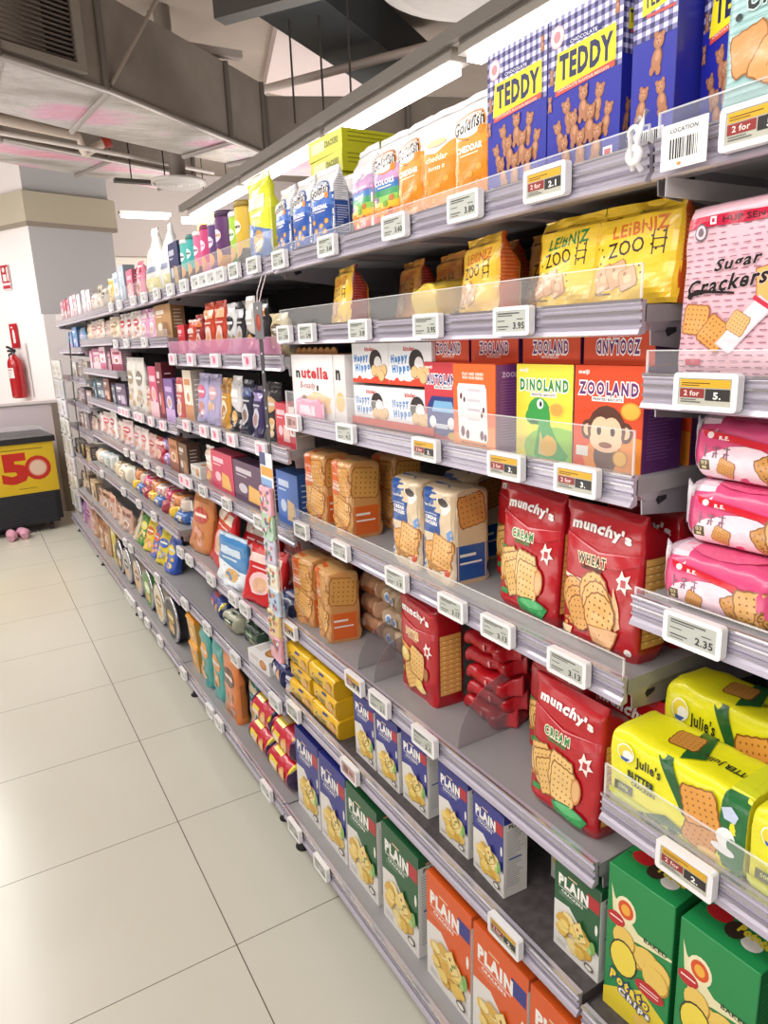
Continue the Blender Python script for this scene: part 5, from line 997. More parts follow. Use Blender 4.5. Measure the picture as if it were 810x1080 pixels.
# fifth bay
E2 = [('#e0c9a8','#b88a50'),('#d8c8c0','#c08a8a'),('#e6d4c8','#c87a60'),('#c8b0a8','#8a6a5a'),('#e8d8c0','#a88a60')]
nmE = ('tan','greyish pink','peach','taupe','buttery')
for s_, h0, ks, Xq in ((2,.12,'pouch2',.80),(3,.13,'box1',.80),(4,.13,'box',.80),(5,.15,'pouch2',.80),(6,.10,'lay',.75),(7,.14,'pouch',.73)):
    pal = {2:E2,3:[('#e89ab8','#f4e0e8'),('#b87890','#f0d0d8'),('#f0d0dc','#c86a8a'),('#7a4a5c','#d8a0b0'),('#e0b0c0','#a04a60')],4:[('#3f6a78','#a8c0c8'),('#56606a','#b0b8c0'),('#7a4a42','#d8a890'),('#4a5a68','#c0c8d0'),('#6a5a70','#c8b8d0')],5:[('#e2d8d0','#d06a78'),('#dccac4','#c85a6a'),('#e8e0dc','#b04a58'),('#d8c8bc','#d88a90'),('#e0c8c8','#c03848')],
           6:[('#e8d8c8','#c8a03a'),('#d8dee0','#a8b8b8'),('#c9d0ce','#7a9a90'),('#e0d0b0','#a8883a'),('#f0ead8','#c8a878')],7:[('#d8b0a0','#8a5a4a'),('#c8a890','#6a4a3a'),('#e0b8a8','#b86a5a'),('#e8c8b0','#a8785a'),('#d0a898','#7a4a40')]}[s_]
    nn = {2:nmE,3:('candy pink','mauve','pale pink','dark plum','dusty rose'),4:('teal grey','slate','brick brown','steel blue','grey violet'),5:('clear and pink','clear and rose','white and crimson','beige and pink','blush and red'),6:('cream and gold','silvery','grey green','khaki','ivory'),7:('salmon','brown','peach pink','apricot','rosy brown')}[s_]
    for i in range(5):
        y = 5.40-i*.228
        F_('E',s_,Xq,y,y-.2,h0*(1+.12*((i*7)%3-1)),ks,pal[i][0],pal[i][1],nn[i]+' '+{'pouch2':'snack bag','box1':'snack carton','box':'snack carton','lay':'snack packet','pouch':'snack bag'}[ks],0,((i*5)%3-1)*5)
F_('E',8,.70,4.46,4.25,.22,'tin','#b8b4b0','#2a2a30','round silver and black cookie tin standing on edge'); F_('E',8,.70,4.70,4.49,.22,'tin','#20222a','#c8c4c0','round glossy black cookie tin standing on edge')
F_('E',8,.72,4.95,4.78,.25,'box','#c8b43a','#6a5a2a','mustard yellow biscuit carton'); F_('E',8,.70,5.17,4.98,.24,'pouch','#b8906a','#8a5a3a','light brown biscuit bag'); F_('E',8,.70,5.39,5.20,.22,'pouch2','#a8704c','#e0c0a0','rust brown biscuit bag')
# sixth bay
for s_, h0, c, q, nmx in ((2,.14,'#4a8ac0','#c0a8d8','blue'),(3,.12,'#c8c0b8','#8a8078','grey'),(4,.11,'#b8a8a8','#7a6a6a','mauve grey'),(5,.12,'#d8c8c0','#b08a80','pinkish beige'),(6,.12,'#5a5450','#c8b078','dark brown'),(7,.14,'#c8b088','#5a5048','sand')):
    for i in range(3):
        y = 6.32-i*.29
        F_('F',s_,.80 if s_ < 6 else .74,y,y-.22,h0*(1+.1*((i*5)%3-1)),('box','pouch2','box1')[(i+s_)%3],mixc(c,('#ffffff','#6a5a8a','#c89a80')[i],.22),q,('pale %s','dusky %s','warm %s')[i] % nmx+' '+('box','bag','carton')[i])
for i,(c,q,nmx) in enumerate((('#9a6aa8','#d8b0d8','purple'),('#c8a0b0','#8a4a6a','pinkish'),('#b88a70','#e0c0a0','nut brown'))):
    F_('F',8,.71,6.35-i*.28,6.12-i*.28,.2,'pouch2',c,q,nmx+' snack bag on the base')
cn = {}
FAR.sort(key=lambda t: (t[0], t[1], -t[3]))
for (b, s, X, yl, yr, h, kind, c1, c2, desc, dz, rot, tilt) in FAR:
    w = round(yl-yr, 3); fn, nm1, cat = KIND[kind]; key = (kind, c1, c2, w, round(h, 3))
    cn[(b, s)] = cn.get((b, s), 0)+1
    lim = RZ[b][s-2][0]-.006-surf(b, s)-dz if s > 1 else 9
    h = min(h, lim)
    me = once(key, lambda: fn(w, h, c1, c2, cn[(b, s)]*7+s))
    sn = 'base' if s == len(RZ[b]) else ('top' if s == 1 else ORD[s])
    lab_ = '%s, %s from far end, %s shelf, %s' % (desc, ORD[cn[(b, s)]], sn, BAYN[b].replace(' and farthest',''))
    if len(lab_.replace(',','').split()) > 15: lab_ = '%s, %s shelf, %s' % (desc, sn, BAYN[b].replace(' and farthest',''))
    o_ = put(me, nm1, lab_, cat, X, (yl+yr)/2, surf(b, s)+dz+.0005, DEP.get(kind, min(.06, w*.55)), rot=rot, tilt=tilt, group='goods on the %s shelf of the %s' % (sn, BAYN[b]))
    if kind in ('can', 'tub'): link('lid', once(('lid',)+key, lambda: lid_of(kind, w, h, c1, c2, cn[(b, s)]*7+s)), o_)
# ------------------------------------------------------------------ hanging strips
hs = MB(); dg = mat('#3a393c', .5)
hs.box(.728, .7295, 1.872, 1.898, 1.02, 1.66, dg)
for k in range(12): hs.box(.7275, .7285, 1.882, 1.889, 1.05+k*.05, 1.056+k*.05, mat('#d8d6d8', .4))
so = link('hanging_merchandise_strip', hs, label='long dark grey hanging merchandise strip tied under the top shelf beside the second bay', cat='strip')
hd = MB(); hd.box(.7255, .7275, 1.853, 1.917, 1.592, 1.69, mat('#6d6c70', .5)); art(hd, [('e',.5,.45,.3,.24,'#9a3a2c'),('e',.6,.5,.16,.14,'#b8503c'),('e',.5,.84,.06,.04,'#e8e4e4')], lambda u, v, o: (.7255-o, 1.917-u, 1.592+v), .064, .098)
link('header_card', hd, so)
tie = MB()
for dy in (-.014, .016): tie.tube([(.727,1.885+dy*.3,1.675),(.735,1.885+dy,1.715),(.752,1.885+dy,1.758)], .0016, mat('#e0cfd2', .4), 6)
link('tie', tie, so)
cs_ = MB(); r1 = random.Random(11)
cs_.box(.700, .7015, 1.800, 1.885, .655, 1.19, clear(.25))
cr = link('candy_strip', cs_, label='clear hanging strip of small colourful candy sachets beside the orange cracker packs', cat='strip')
ch = MB(); ch.box(.6965, .6985, 1.795, 1.885, 1.19, 1.285, ink('#f0eef0')); art(ch, [('r',0,.62,.5,1,'#26346e'),('r',.05,.3,1,.58,'#e09a2c'),('e',.7,.8,.14,.1,'#d8d8e0'),('r',0,0,.9,.22,'#7fa8d8')], lambda u, v, o: (.6965-o, 1.885-u, 1.19+v), .09, .095)
link('header_card', ch, cr)
pk = ('#e6a8b8','#a8c8b0','#c8c4d8','#f0ead8','#b8cce0','#e8c890')
for k in range(7):
    pm = bag(.082, .014, .078, pk[k % 6], [('e',r1.uniform(.15,.85),r1.uniform(.15,.85),.08,.08,('#c83a4a','#3a8a4a','#3a4a9a','#e8e4e4','#e89a3a','#8a4a8a')[j % 6]) for j in range(14)], (), None, 'brick', 5, .002, seed=k, rows=8, n=20)
    link('candy_sachet', pm, cr, (.692, 1.843+(.014 if k > 4 else 0), 1.112-k*.076), (0, 0, RD(-90)))
# far black strip and clear hanging packs on the end of the last bay
fs = MB(); pts = [(.725, 5.62+.25*sin(k/9*3.1), 1.70-k*.155) for k in range(8)]
for a, b_ in zip(pts, pts[1:]): fs.add([(a[0],a[1]-.04,a[2]),(a[0],a[1]+.04,a[2]),(b_[0],b_[1]+.04,b_[2]),(b_[0],b_[1]-.04,b_[2])], [[0,1,2,3]], mat('#161518', .5)); fs.add([(a[0]-.002,a[1]-.012,a[2]-.03),(a[0]-.002,a[1]+.012,a[2]-.03),(a[0]-.002,a[1]+.012,a[2]-.045),(a[0]-.002,a[1]-.012,a[2]-.045)], [[0,1,2,3]], mat('#dddadf', .4))
link('hanging_merchandise_strip', fs, label='long black curved hanging strip in front of the farthest bay', cat='strip')
for i in range(2):
    root = None
    base = MB(); base.box(.716, .718, 6.30+i*.27-.003, 6.30+i*.27+.003, .25, 1.50, clear(.4)); root = link('hanging_pack_strip', base, label=('clear grey sachet strip hanging at the far end of the shelving, ' + ('inner' if i == 0 else 'outermost')+' of the pair'), cat='strip', group='sachet strips at the far end')
    for k in range(8):
        link('sachet', once(('sa', k % 3), lambda: bag(.22, .03, .145, ('#cfcdc8','#bfc0c4','#d6d4da')[k % 3], [('r',.2,.5,.8,.7,'#b8b49c'),('e',.8,.3,.08,.1,'#8a8a78')], (), None, 'brick', 4, .004, seed=50+k, rows=8, n=20)), root, (.70, 6.30+i*.27, 1.35-k*.155), (0, 0, RD(-90)))
# ================================================================== the room
def S(name, mb, label=None): return link(name, mb, kind='structure', label=label)
def floor_mat():
    m = bpy.data.materials.new('floor_tiles'); m.use_nodes = True; nt = m.node_tree; b = nt.nodes['Principled BSDF']
    tc = nt.nodes.new('ShaderNodeTexCoord'); sp = nt.nodes.new('ShaderNodeSeparateXYZ'); nt.links.new(tc.outputs['Object'], sp.inputs[0])
    def line(sock, off, size, wd):
        a = nt.nodes.new('ShaderNodeMath'); a.operation = 'SUBTRACT'; nt.links.new(sock, a.inputs[0]); a.inputs[1].default_value = off-100*size
        c = nt.nodes.new('ShaderNodeMath'); c.operation = 'MODULO'; nt.links.new(a.outputs[0], c.inputs[0]); c.inputs[1].default_value = size
        d = nt.nodes.new('ShaderNodeMath'); d.operation = 'SUBTRACT'; nt.links.new(c.outputs[0], d.inputs[0]); d.inputs[1].default_value = size/2
        e = nt.nodes.new('ShaderNodeMath'); e.operation = 'ABSOLUTE'; nt.links.new(d.outputs[0], e.inputs[0])
        f = nt.nodes.new('ShaderNodeMath'); f.operation = 'GREATER_THAN'; nt.links.new(e.outputs[0], f.inputs[0]); f.inputs[1].default_value = size/2-wd
        return f.outputs[0]
    g1 = line(sp.outputs['X'], .4047, 1.2, .0016); g2 = line(sp.outputs['Y'], .9823, .6, .0014)
    mx = nt.nodes.new('ShaderNodeMath'); mx.operation = 'MAXIMUM'; nt.links.new(g1, mx.inputs[0]); nt.links.new(g2, mx.inputs[1])
    n = nt.nodes.new('ShaderNodeTexNoise'); n.inputs['Scale'].default_value = 2.2; n.inputs['Detail'].default_value = 5; nt.links.new(tc.outputs['Object'], n.inputs['Vector'])
    cr = nt.nodes.new('ShaderNodeMixRGB'); cr.inputs['Color1'].default_value = lin('#c9c6b6'); cr.inputs['Color2'].default_value = lin('#d0cdc0'); nt.links.new(n.outputs['Fac'], cr.inputs['Fac'])
    mc = nt.nodes.new('ShaderNodeMixRGB'); nt.links.new(mx.outputs[0], mc.inputs['Fac']); nt.links.new(cr.outputs['Color'], mc.inputs['Color1']); mc.inputs['Color2'].default_value = lin('#66604f')
    nt.links.new(mc.outputs['Color'], b.inputs['Base Color']); b.inputs['Roughness'].default_value = .2
    rr = nt.nodes.new('ShaderNodeMapRange'); rr.inputs['To Min'].default_value = .16; rr.inputs['To Max'].default_value = .3; nt.links.new(n.outputs['Fac'], rr.inputs['Value']); nt.links.new(rr.outputs['Result'], b.inputs['Roughness'])
    return m
fl = MB(); fl.add([(-7,-5,0),(12,-5,0),(12,18,0),(-7,18,0)], [[0,1,2,3]], floor_mat()); S('floor', fl)
cl = MB(); cl.box(-7,12,-5,18,4.4,4.5, mat('#9d9187', .9, 0, 0, 0, .2, 1, 0, 1.5)); S('ceiling', cl)
for nm_, a in (('wall_back',(-7,12,17.9,18)),('wall_front',(-7,12,-5.1,-5)),('wall_right',(12,12.1,-5,18)),('wall_left_side',(-7.1,-7,-5,18))):
    w = MB(); w.box(*a, 0, 4.4, mat('#cfc6bf', .8)); S(nm_, w)
P0 = (.85, 8.5); dL = (-.447,.895); dR = (.952,.305)
def at2(o, *ks):
    x, y = o
    for (dx, dy), t in ks: x += dx*t; y += dy*t
    return (x, y)
def block(mb, o, a, b, la, lb, z0, z1, m, ms=None):   # block on a rotated footprint
    c = [at2(o), at2(o,(a,la)), at2(o,(a,la),(b,lb)), at2(o,(b,lb))]
    mb.add([(x,y,z0) for x,y in c]+[(x,y,z1) for x,y in c], [[3,2,1,0],[4,5,6,7],[0,1,5,4],[1,2,6,5],[2,3,7,6],[3,0,4,7]], ms or m)
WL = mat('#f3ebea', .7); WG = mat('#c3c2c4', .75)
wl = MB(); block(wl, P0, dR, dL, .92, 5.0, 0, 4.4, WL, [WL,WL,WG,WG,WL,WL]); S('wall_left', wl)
bd = MB(); block(bd, at2(P0,(dR,-.04),(dL,-.05)), dR, dL, 1.0, 5.1, 2.87, 3.16, mat('#c4bba6', .7)); S('trim_1', bd)
ul = MB(); block(ul, at2(P0,(dR,-.04),(dL,-.05)), dR, dL, 1.0, 5.1, 2.83, 2.87, mat('#9c9082', .7)); S('trim_2', ul)
lw = MB(); block(lw, at2(P0,(dR,.0),(dL,-.03)), dR, dL, .6, .03, 0, 1.95, mat('#efeaea', .7)); S('wall_bright_panel', lw)  # added panel: the lower wall's greater brightness put into a whiter colour
# low partition behind the freezer
pt_ = MB(); pt_.box(-2.0, .72, 7.57, 7.67, 0, 1.10, mat('#d8ccd0', .5)); pt_.box(.72, .795, 7.55, 7.69, 0, 1.085, mat('#8a7f72', .5)); pt_.box(-2.0, .80, 7.55, 7.69, 1.085, 1.11, mat('#e4dad8', .4))
S('low_partition_wall', pt_, None)
# far cream wall, beyond the column
fw = MB(); fw.box(1.9, 9.0, 13.0, 13.2, 0, 3.05, mat('#d8cfc2', .8)); fw.box(1.9, 9.0, 12.9, 13.2, 3.05, 4.4, mat('#b3a7a2', .8)); S('wall_far', fw)
# ------------------------------------------------------------------ fire extinguisher, signs
def onwall(t, z, off=.02):   # point on the left wall
    return (P0[0]+dL[0]*t-.895*off, P0[1]+dL[1]*t-.447*off, z)
ang = math.atan2(dL[1], dL[0])        # direction along the wall
RW = ang+pi                            # local -y looks away from the wall
RED = mat('#b3121c', .25, 0, .6)
ex = MB(); ex.lathe([(0,0),(.07,0),(.078,.012),(.08,.03),(.08,.36),(.074,.40),(.055,.435),(.03,.455),(.024,.47),(0,.47)], RED, 28)
art(ex, [('r',0,0,1,1,'#e6e2e0'),('r',.1,.75,.9,.85,'#b3121c')]+lines(.12,.62,.88,5,.12,'#7a7674',.03,3), lambda u, v, o: (.0815*sin((u-.06)/.0815), -(.0815+o)*cos((u-.06)/.0815), .22+v), .12, .11, step=.015)
pe = onwall(.47, 1.075, .10); exo = link('fire_extinguisher', ex, None, pe, (0,0,RW), 'red wall-mounted fire extinguisher with white label and black handle', 'fire extinguisher')
hd = MB(); hd.tube([(0,0,.465),(0,0,.50)], .018, mat('#8a8688', .3, .8), 12); hd.ext([(-.10,.50),(.03,.495),(.04,.51),(-.09,.525)], -.012, .012, 'y', DARK); hd.ext([(-.11,.545),(.03,.51),(.035,.525),(-.105,.565)], -.012, .012, 'y', DARK); link('handle', hd, exo)
ho = MB(); ho.tube([(-.02,0,.49),(-.07,-.01,.47),(-.10,-.01,.40),(-.095,-.01,.28),(-.085,0,.18)], .011, DARK, 10); hz = link('hose', ho, exo); nz = MB(); nz.tube([(-.085,0,.18),(-.082,0,.13)], [.013,.020], DARK, 12); link('nozzle', nz, hz)
sgn = MB(); sgn.box(-.075,.075,-.004,0,-.13,.13, ink('#b81e2a')); art(sgn, [('r',.32,.2,.62,.66,'#f2e6e4'),('e',.47,.7,.12,.07,'#f2e6e4'),('r',.2,.82,.45,.88,'#f2e6e4')], lambda u,v,o: (u-.075,-.004-o,v-.13), .15, .26)
link('extinguisher_sign', sgn, None, onwall(.545, 1.745, .012), (0,0,RW), 'red rectangular fire extinguisher sign on the wall above the extinguisher', 'sign')
sg2 = MB(); sg2.box(-.08,.08,-.004,0,-.13,.13, ink('#e9dfe0')); art(sg2, [('r',.04,.28,.96,.98,'#b8283a'),('e',.35,.8,.16,.1,'#f2e6e4'),('r',.2,.35,.6,.62,'#f2e6e4'),('r',.05,.05,.95,.18,'#c23a4a'),('r',.7,.35,.88,.9,'#f2e6e4')], lambda u,v,o: (u-.08,-.004-o,v-.13), .16, .26)
link('fire_point_sign', sg2, None, onwall(.53, 2.36, .012), (0,0,RW), 'red and white fire point sign high on the left wall', 'sign')
cdt = MB(); cdt.tube([onwall(.36,1.66,.015), onwall(.36,1.08,.015)], .012, mat('#d9d2d2', .5), 8); link('wall_conduit', cdt, label='thin pale vertical conduit on the wall beside the extinguisher', cat='conduit')
# ------------------------------------------------------------------ chest freezer
fz = MB(); fr = link('chest_freezer', None, None, (.62, 6.86, 0), (0,0,RD(5)), 'yellow promotional chest freezer with black grille on casters, big red 50 on front', 'freezer')
fb = MB(); YEL = ink('#dcb81c'); fb.box(-1.3, 0, 0, .62, .10, .80, DARK, [DARK,DARK,DARK,YEL,DARK,DARK])
link('body', fb, fr)
pf = MB(); pf.box(-1.3, .0, -.006, 0, .36, .80, YEL)
E50 = [('t','5',.745,.52,.62,.17,'#c4261a',{'b':.06,'maxr':3}),('e',.885,.5,.082,.245,'#c4261a'),('e',.885,.5,.058,.17,'#e0907a'),('e',.885,.5,.05,.145,'#e8c8b0'),('r',.55,.88,.93,.9,'#7a6a20'),('r',.75,.1,.86,.115,'#8a7820')]
art(pf, E50, lambda u, v, o: (u-1.3, -.006-o, .36+v), 1.3, .44); link('front_panel', pf, fr)
gr = MB(); gr.box(-1.3, -.03, -.008, 0, .075, .36, mat('#1e2026', .45))
for k in range(14): gr.box(-1.28, -.05, -.012, -.008, .09+k*.019, .098+k*.019, mat('#33363e', .4))
link('grille', gr, fr)
rm = MB(); rm.box(-1.32, .02, -.02, .64, .80, .85, DARK); link('rim', rm, fr)
gl = MB(); gl.ext([(-.0,.85),(.62,.85),(.62,.90),(.30,.885)], -1.3, 0, 'x', clear(.12)); link('glass_lid', gl, fr)
for x, y in ((-.10,.06),(-.10,.55),(-1.2,.06),(-1.2,.55)):
    cw = MB(); cw.lathe([(0,-.014),(.033,-.014),(.036,0),(.033,.014),(0,.014)], mat('#4a3a3a', .4), 20, 'x', (x, y, .036)); cw.box(x-.02,x+.02,y-.02,y+.02,.06,.10, mat('#b8b4b4', .3, .7)); link('caster', cw, fr)
for i, (x, q) in enumerate(((.16, 0), (.27, 12))):
    sl = MB(); sl.tube([(0,0,.03),(.02,.05,.045),(.01,.13,.045),(0,.2,.03)], [.03,.042,.04,.02], mat('#d9a0b4', .6), 14)  # small rounded pink shape lying on the floor
    link('pink_item', sl, None, (x, 6.62+i*.02, 0), (0,0,RD(q)), ('pink rounded slipper on the floor under the freezer, nearer the caster' if i else 'pink rounded slipper on the floor under the freezer, at the photo edge'), 'slipper')
# ------------------------------------------------------------------ ceiling services
def foil_mat():
    m = bpy.data.materials.new('duct_foil'); m.use_nodes = True; nt = m.node_tree; b = nt.nodes['Principled BSDF']
    tc = nt.nodes.new('ShaderNodeTexCoord'); n = nt.nodes.new('ShaderNodeTexNoise'); n.inputs['Scale'].default_value = .9; n.inputs['Detail'].default_value = 2
    mp = nt.nodes.new('ShaderNodeMapping'); mp.inputs['Scale'].default_value = (1.2, 2.5, 1); mp.inputs['Rotation'].default_value = (0,0,.6)
    nt.links.new(tc.outputs['Object'], mp.inputs['Vector']); nt.links.new(mp.outputs['Vector'], n.inputs['Vector'])
    cr = nt.nodes.new('ShaderNodeValToRGB'); e = cr.color_ramp.elements; e[0].position = .35; e[0].color = lin('#a8a09b'); e[1].position = .68; e[1].color = lin('#eaa8b8')  # pink stops paint the foil's reflections into its colour
    k = e.new(.5); k.color = lin('#cdc8c5'); k = e.new(.58); k.color = lin('#e0b4c8')
    nt.links.new(n.outputs['Fac'], cr.inputs['Fac']); nt.links.new(cr.outputs['Color'], b.inputs['Base Color'])
    w = nt.nodes.new('ShaderNodeTexNoise'); w.inputs['Scale'].default_value = 7; w.inputs['Detail'].default_value = 3; nt.links.new(mp.outputs['Vector'], w.inputs['Vector'])
    bp = nt.nodes.new('ShaderNodeBump'); bp.inputs['Strength'].default_value = .5; bp.inputs['Distance'].default_value = .06; nt.links.new(w.outputs['Fac'], bp.inputs['Height']); nt.links.new(bp.outputs['Normal'], b.inputs['Normal'])
    b.inputs['Metallic'].default_value = .35; b.inputs['Roughness'].default_value = .38; return m
FOIL = foil_mat(); DUCT = mat('#958a80', .65, .1, 0, 0, .3, 1, .2, 3.0)
def duct(near, far, z0, z1, name, label, seams=True):
    d = MB(); n = len(near)
    vs = [(x,y,z0) for x,y in near]+[(x,y,z0) for x,y in far]+[(x,y,z1) for x,y in near]+[(x,y,z1) for x,y in far]
    fs = []; ms = []
    for i in range(n-1):
        fs += [[i,i+1,n+i+1,n+i],[2*n+i,2*n+i+1,3*n+i+1,3*n+i],[i,i+1,2*n+i+1,2*n+i],[n+i,n+i+1,3*n+i+1,3*n+i]]; ms += [FOIL,DUCT,DUCT,DUCT]
    fs += [[0,n,3*n,2*n],[n-1,2*n-1,4*n-1,3*n-1]]; ms += [DUCT,DUCT]
    d.add(vs, fs, ms); o = link(name, d, label=label, cat='duct')
    fr_ = MB()
    for i in range(n): 
        x, y = near[i]; fr_.tube([(x-.01,y-.015,z0-.01),(x-.01,y-.015,z1)], .022, mat('#7d756e', .5, .4), 6)
        fr_.tube([(x,y,z0-.012),(far[i][0],far[i][1],z0-.012)], .018, mat('#a39b96', .5, .4), 6)
    fr_.tube([(x,y-.01,z0-.008) for x, y in near], .02, mat('#b5ada8', .4, .5), 6)
    link('flange', fr_, o); return o
D1 = duct([(-1.6,3.50),(-.35,4.0),(.42,4.30),(.98,4.60),(1.96,5.33),(2.34,5.62)], [(-1.9,4.5),(-.5,4.95),(.40,5.22),(.90,5.48),(1.75,5.86),(2.15,6.0)], 3.0, 3.50, 'air_duct', 'large silver-foil insulated air duct at upper left with slatted grille')
# grille on the duct side
gx = MB(); a_ = (-.35,4.0); b_ = (.84,4.52); L_ = math.dist(a_, b_); u_ = ((b_[0]-a_[0])/L_, (b_[1]-a_[1])/L_)
FRM = mat('#8f857c', .6); 
def G(s0, s1, z0, z1, off0, off1, m):
    c = [(a_[0]+u_[0]*s+u_[1]*o, a_[1]+u_[1]*s-u_[0]*o) for s, o in ((s0,off0),(s1,off0),(s1,off1),(s0,off1))]
    gx.add([(x,y,z0) for x,y in c]+[(x,y,z1) for x,y in c], [[3,2,1,0],[4,5,6,7],[0,1,5,4],[1,2,6,5],[2,3,7,6],[3,0,4,7]], m)
G(0,L_,3.03,3.07,.0,.05,FRM); G(0,L_,3.43,3.48,.0,.05,FRM); G(L_-.05,L_,3.07,3.43,.0,.05,FRM); G(0,.05,3.07,3.43,.0,.05,FRM); G(L_*.60,L_*.60+.03,3.07,3.43,.0,.045,FRM); G(.05,L_-.05,3.07,3.43,-.01,.012,mat('#17120f', .8))
for k in range(15): G(.05,L_-.05,3.08+k*.024,3.087+k*.024,.012,.035,mat('#6d6058', .6))
link('air_grille', gx, D1)
duct([(2.36,5.64),(3.4,5.2),(5.0,4.6)], [(2.6,6.5),(3.8,6.3),(5.4,5.8)], 3.05, 3.42, 'air_duct', 'dull grey duct continuing behind the light track at upper centre')
duct([(.6,6.9),(1.5,7.3),(2.4,7.7)], [(.3,7.6),(1.3,8.0),(2.2,8.4)], 3.25, 3.6, 'air_duct', 'narrower foil duct hanging beyond the big duct over the far aisle')
bh = MB(); bh.ext([(2.90,6.5),(4.9,7.0),(4.75,8.3),(3.40,8.1)], 4.26, 4.4, 'z', mat('#d8c8c6', .8)); link('ceiling_lit_bulkhead', bh, kind='structure')  # pale block: the lit look of this patch is put into its colour
# dark sloping trunk, bracket, pipes, rods
bk = MB(); block(bk, (2.18,4.75), (.83,.56), (-.56,.83), 2.6, .55, 3.9, 4.25, mat('#33373a', .7)); link('dark_trunking', bk, label='dark slate diagonal trunking box under the ceiling at top centre', cat='trunking')
bt = MB(); block(bt, (1.50,4.20), (.57,-.82), (.82,.57), .8, .10, 3.3, 3.4, mat('#55534f', .5, .4)); link('cable_tray', bt, label='dark grey cable tray end sticking in at the top edge of the photo', cat='cable tray')
b2 = MB(); b2.box(1.62, 2.1, 5.35, 5.41, 3.55, 3.6, mat('#b9ada6', .6)); link('ceiling_bracket', b2, label='pale ceiling bracket above the large duct', cat='bracket')
def pipe(pts, r, c, label, cap=None, name='sprinkler_pipe'):
    t = MB(); t.tube(pts, r, mat(c, .5), 10); o = link(name, t, label=label, cat='pipe')
    if cap:
        e = MB(); d = [cap[1][k]-cap[0][k] for k in range(3)]; e.tube([cap[0], cap[1]], r*1.25, mat('#a83226', .5), 12); link('pipe_cap', e, o)
pipe([(.30,6.45,3.3),(1.17,6.82,3.3),(1.20,6.85,3.2),(1.22,6.95,3.2),(1.40,6.92,3.3)], .035, '#d6c6b8', 'cream sprinkler pipe with red end cap under the ceiling at left', ((1.38,6.92,3.29),(1.44,6.915,3.31)))
pipe([(2.73,6.74,3.8),(3.38,5.58,3.8),(3.9,4.7,3.8)], .035, '#c9b9b0', 'cream sprinkler pipe with red end cap at upper centre', ((2.71,6.78,3.8),(2.76,6.69,3.8)))
pipe([(-.47,6.31,3.2),(.556,6.53,3.2),(1.535,6.88,3.2),(2.45,7.25,3.2)], .018, '#d8cfc9', 'thin pale conduit running above the left column', None, 'ceiling_conduit')
pipe([(.62,4.6,4.4),(.98,4.60,3.0)], .010, '#3c3835', 'thin dark hanger rod beside the grille of the big duct', None, 'hanger_rod')
pipe([(1.0,4.60,3.03),(1.9,5.0,4.4)], .012, '#a09488', 'slanted pale brace wire rising from the big duct', None, 'hanger_rod')
for i, (x, y) in enumerate(((2.53,5.46),(2.70,5.30),(2.86,5.15))): pipe([(x,y,3.2),(x,y,4.4)], .008, '#4c4642', 'thin dark hanger rod by the sprinkler pipe, %s of three' % ORD[i+1], None, 'hanger_rod')
tr = MB(); tr.box(1.45,1.98,6.95,7.03,3.0,3.03,mat('#4a4542', .6)); tr.tube([(1.6,6.99,3.0),(1.6,6.99,4.4)],.006,DARK,6); tr.tube([(1.9,6.99,3.0),(1.9,6.99,4.4)],.006,DARK,6)
link('hanging_tray', tr, label='small dark tray hanging on rods above the far aisle', cat='tray')
# ------------------------------------------------------------------ lights
def emit(c, s):
    k = ('em', c, s)
    if k not in MATS:
        m = bpy.data.materials.new('light_tube'); m.use_nodes = True; b = m.node_tree.nodes['Principled BSDF']; b.inputs['Emission Color'].default_value = lin(c); b.inputs['Emission Strength'].default_value = s; b.inputs['Base Color'].default_value = lin(c); MATS[k] = m
    return MATS[k]
def linear(y0, y1, x, z, label, group='linear lights over the shelving'):
    h = MB(); h.ext([(x-.05,z+.02),(x+.05,z+.02),(x+.04,z+.07),(x-.04,z+.07)], y0, y1, 'y', mat('#b8b0a8', .5)); o = link('linear_ceiling_light', h, label=label, cat='light', group=group)
    t = MB(); t.box(x-.035, x+.035, y0+.04, y1-.04, z-.012, z+.02, emit('#fff8f2', 9)); link('light_tube', t, o)
for i, (a, b) in enumerate(((1.2,2.45),(2.5,3.62),(3.67,4.9),(4.95,6.2))):
    linear(a, b, 1.885, 2.6, 'white linear light in the run above the shelves, %s from the camera' % ORD[i+1])
tk = MB(); tk.box(1.80, 1.83, .4, 6.3, 2.66, 2.71, mat('#8e8780', .5, .3)); link('light_track', tk, label='grey track carrying the run of linear lights above the shelves', cat='light track')
def xlight(x0, x1, y, z, label):
    h = MB(); h.box(x0, x1, y-.05, y+.05, z+.02, z+.06, mat('#c8c0b8', .5)); o = link('linear_ceiling_light', h, label=label, cat='light'); t = MB(); t.box(x0+.03, x1-.03, y-.04, y+.04, z-.01, z+.02, emit('#fff8f2', 9)); link('light_tube', t, o)
xlight(2.0, 2.62, 9.6, 3.14, 'white linear light across the far aisle beyond the column'); xlight(2.75, 3.5, 9.6, 3.10, 'second white linear light across the far aisle, nearer the shelves')
sb = MB(); sb.box(2.78,3.30,9.0,9.02,2.93,3.13,ink('#e3a020')); sb.tube([(2.9,9.01,3.13),(2.9,9.01,4.4)],.005,DARK,6); sb.tube([(3.2,9.01,3.13),(3.2,9.01,4.4)],.005,DARK,6); link('hanging_sign', sb, label='plain orange hanging sign board above the far aisle', cat='sign')
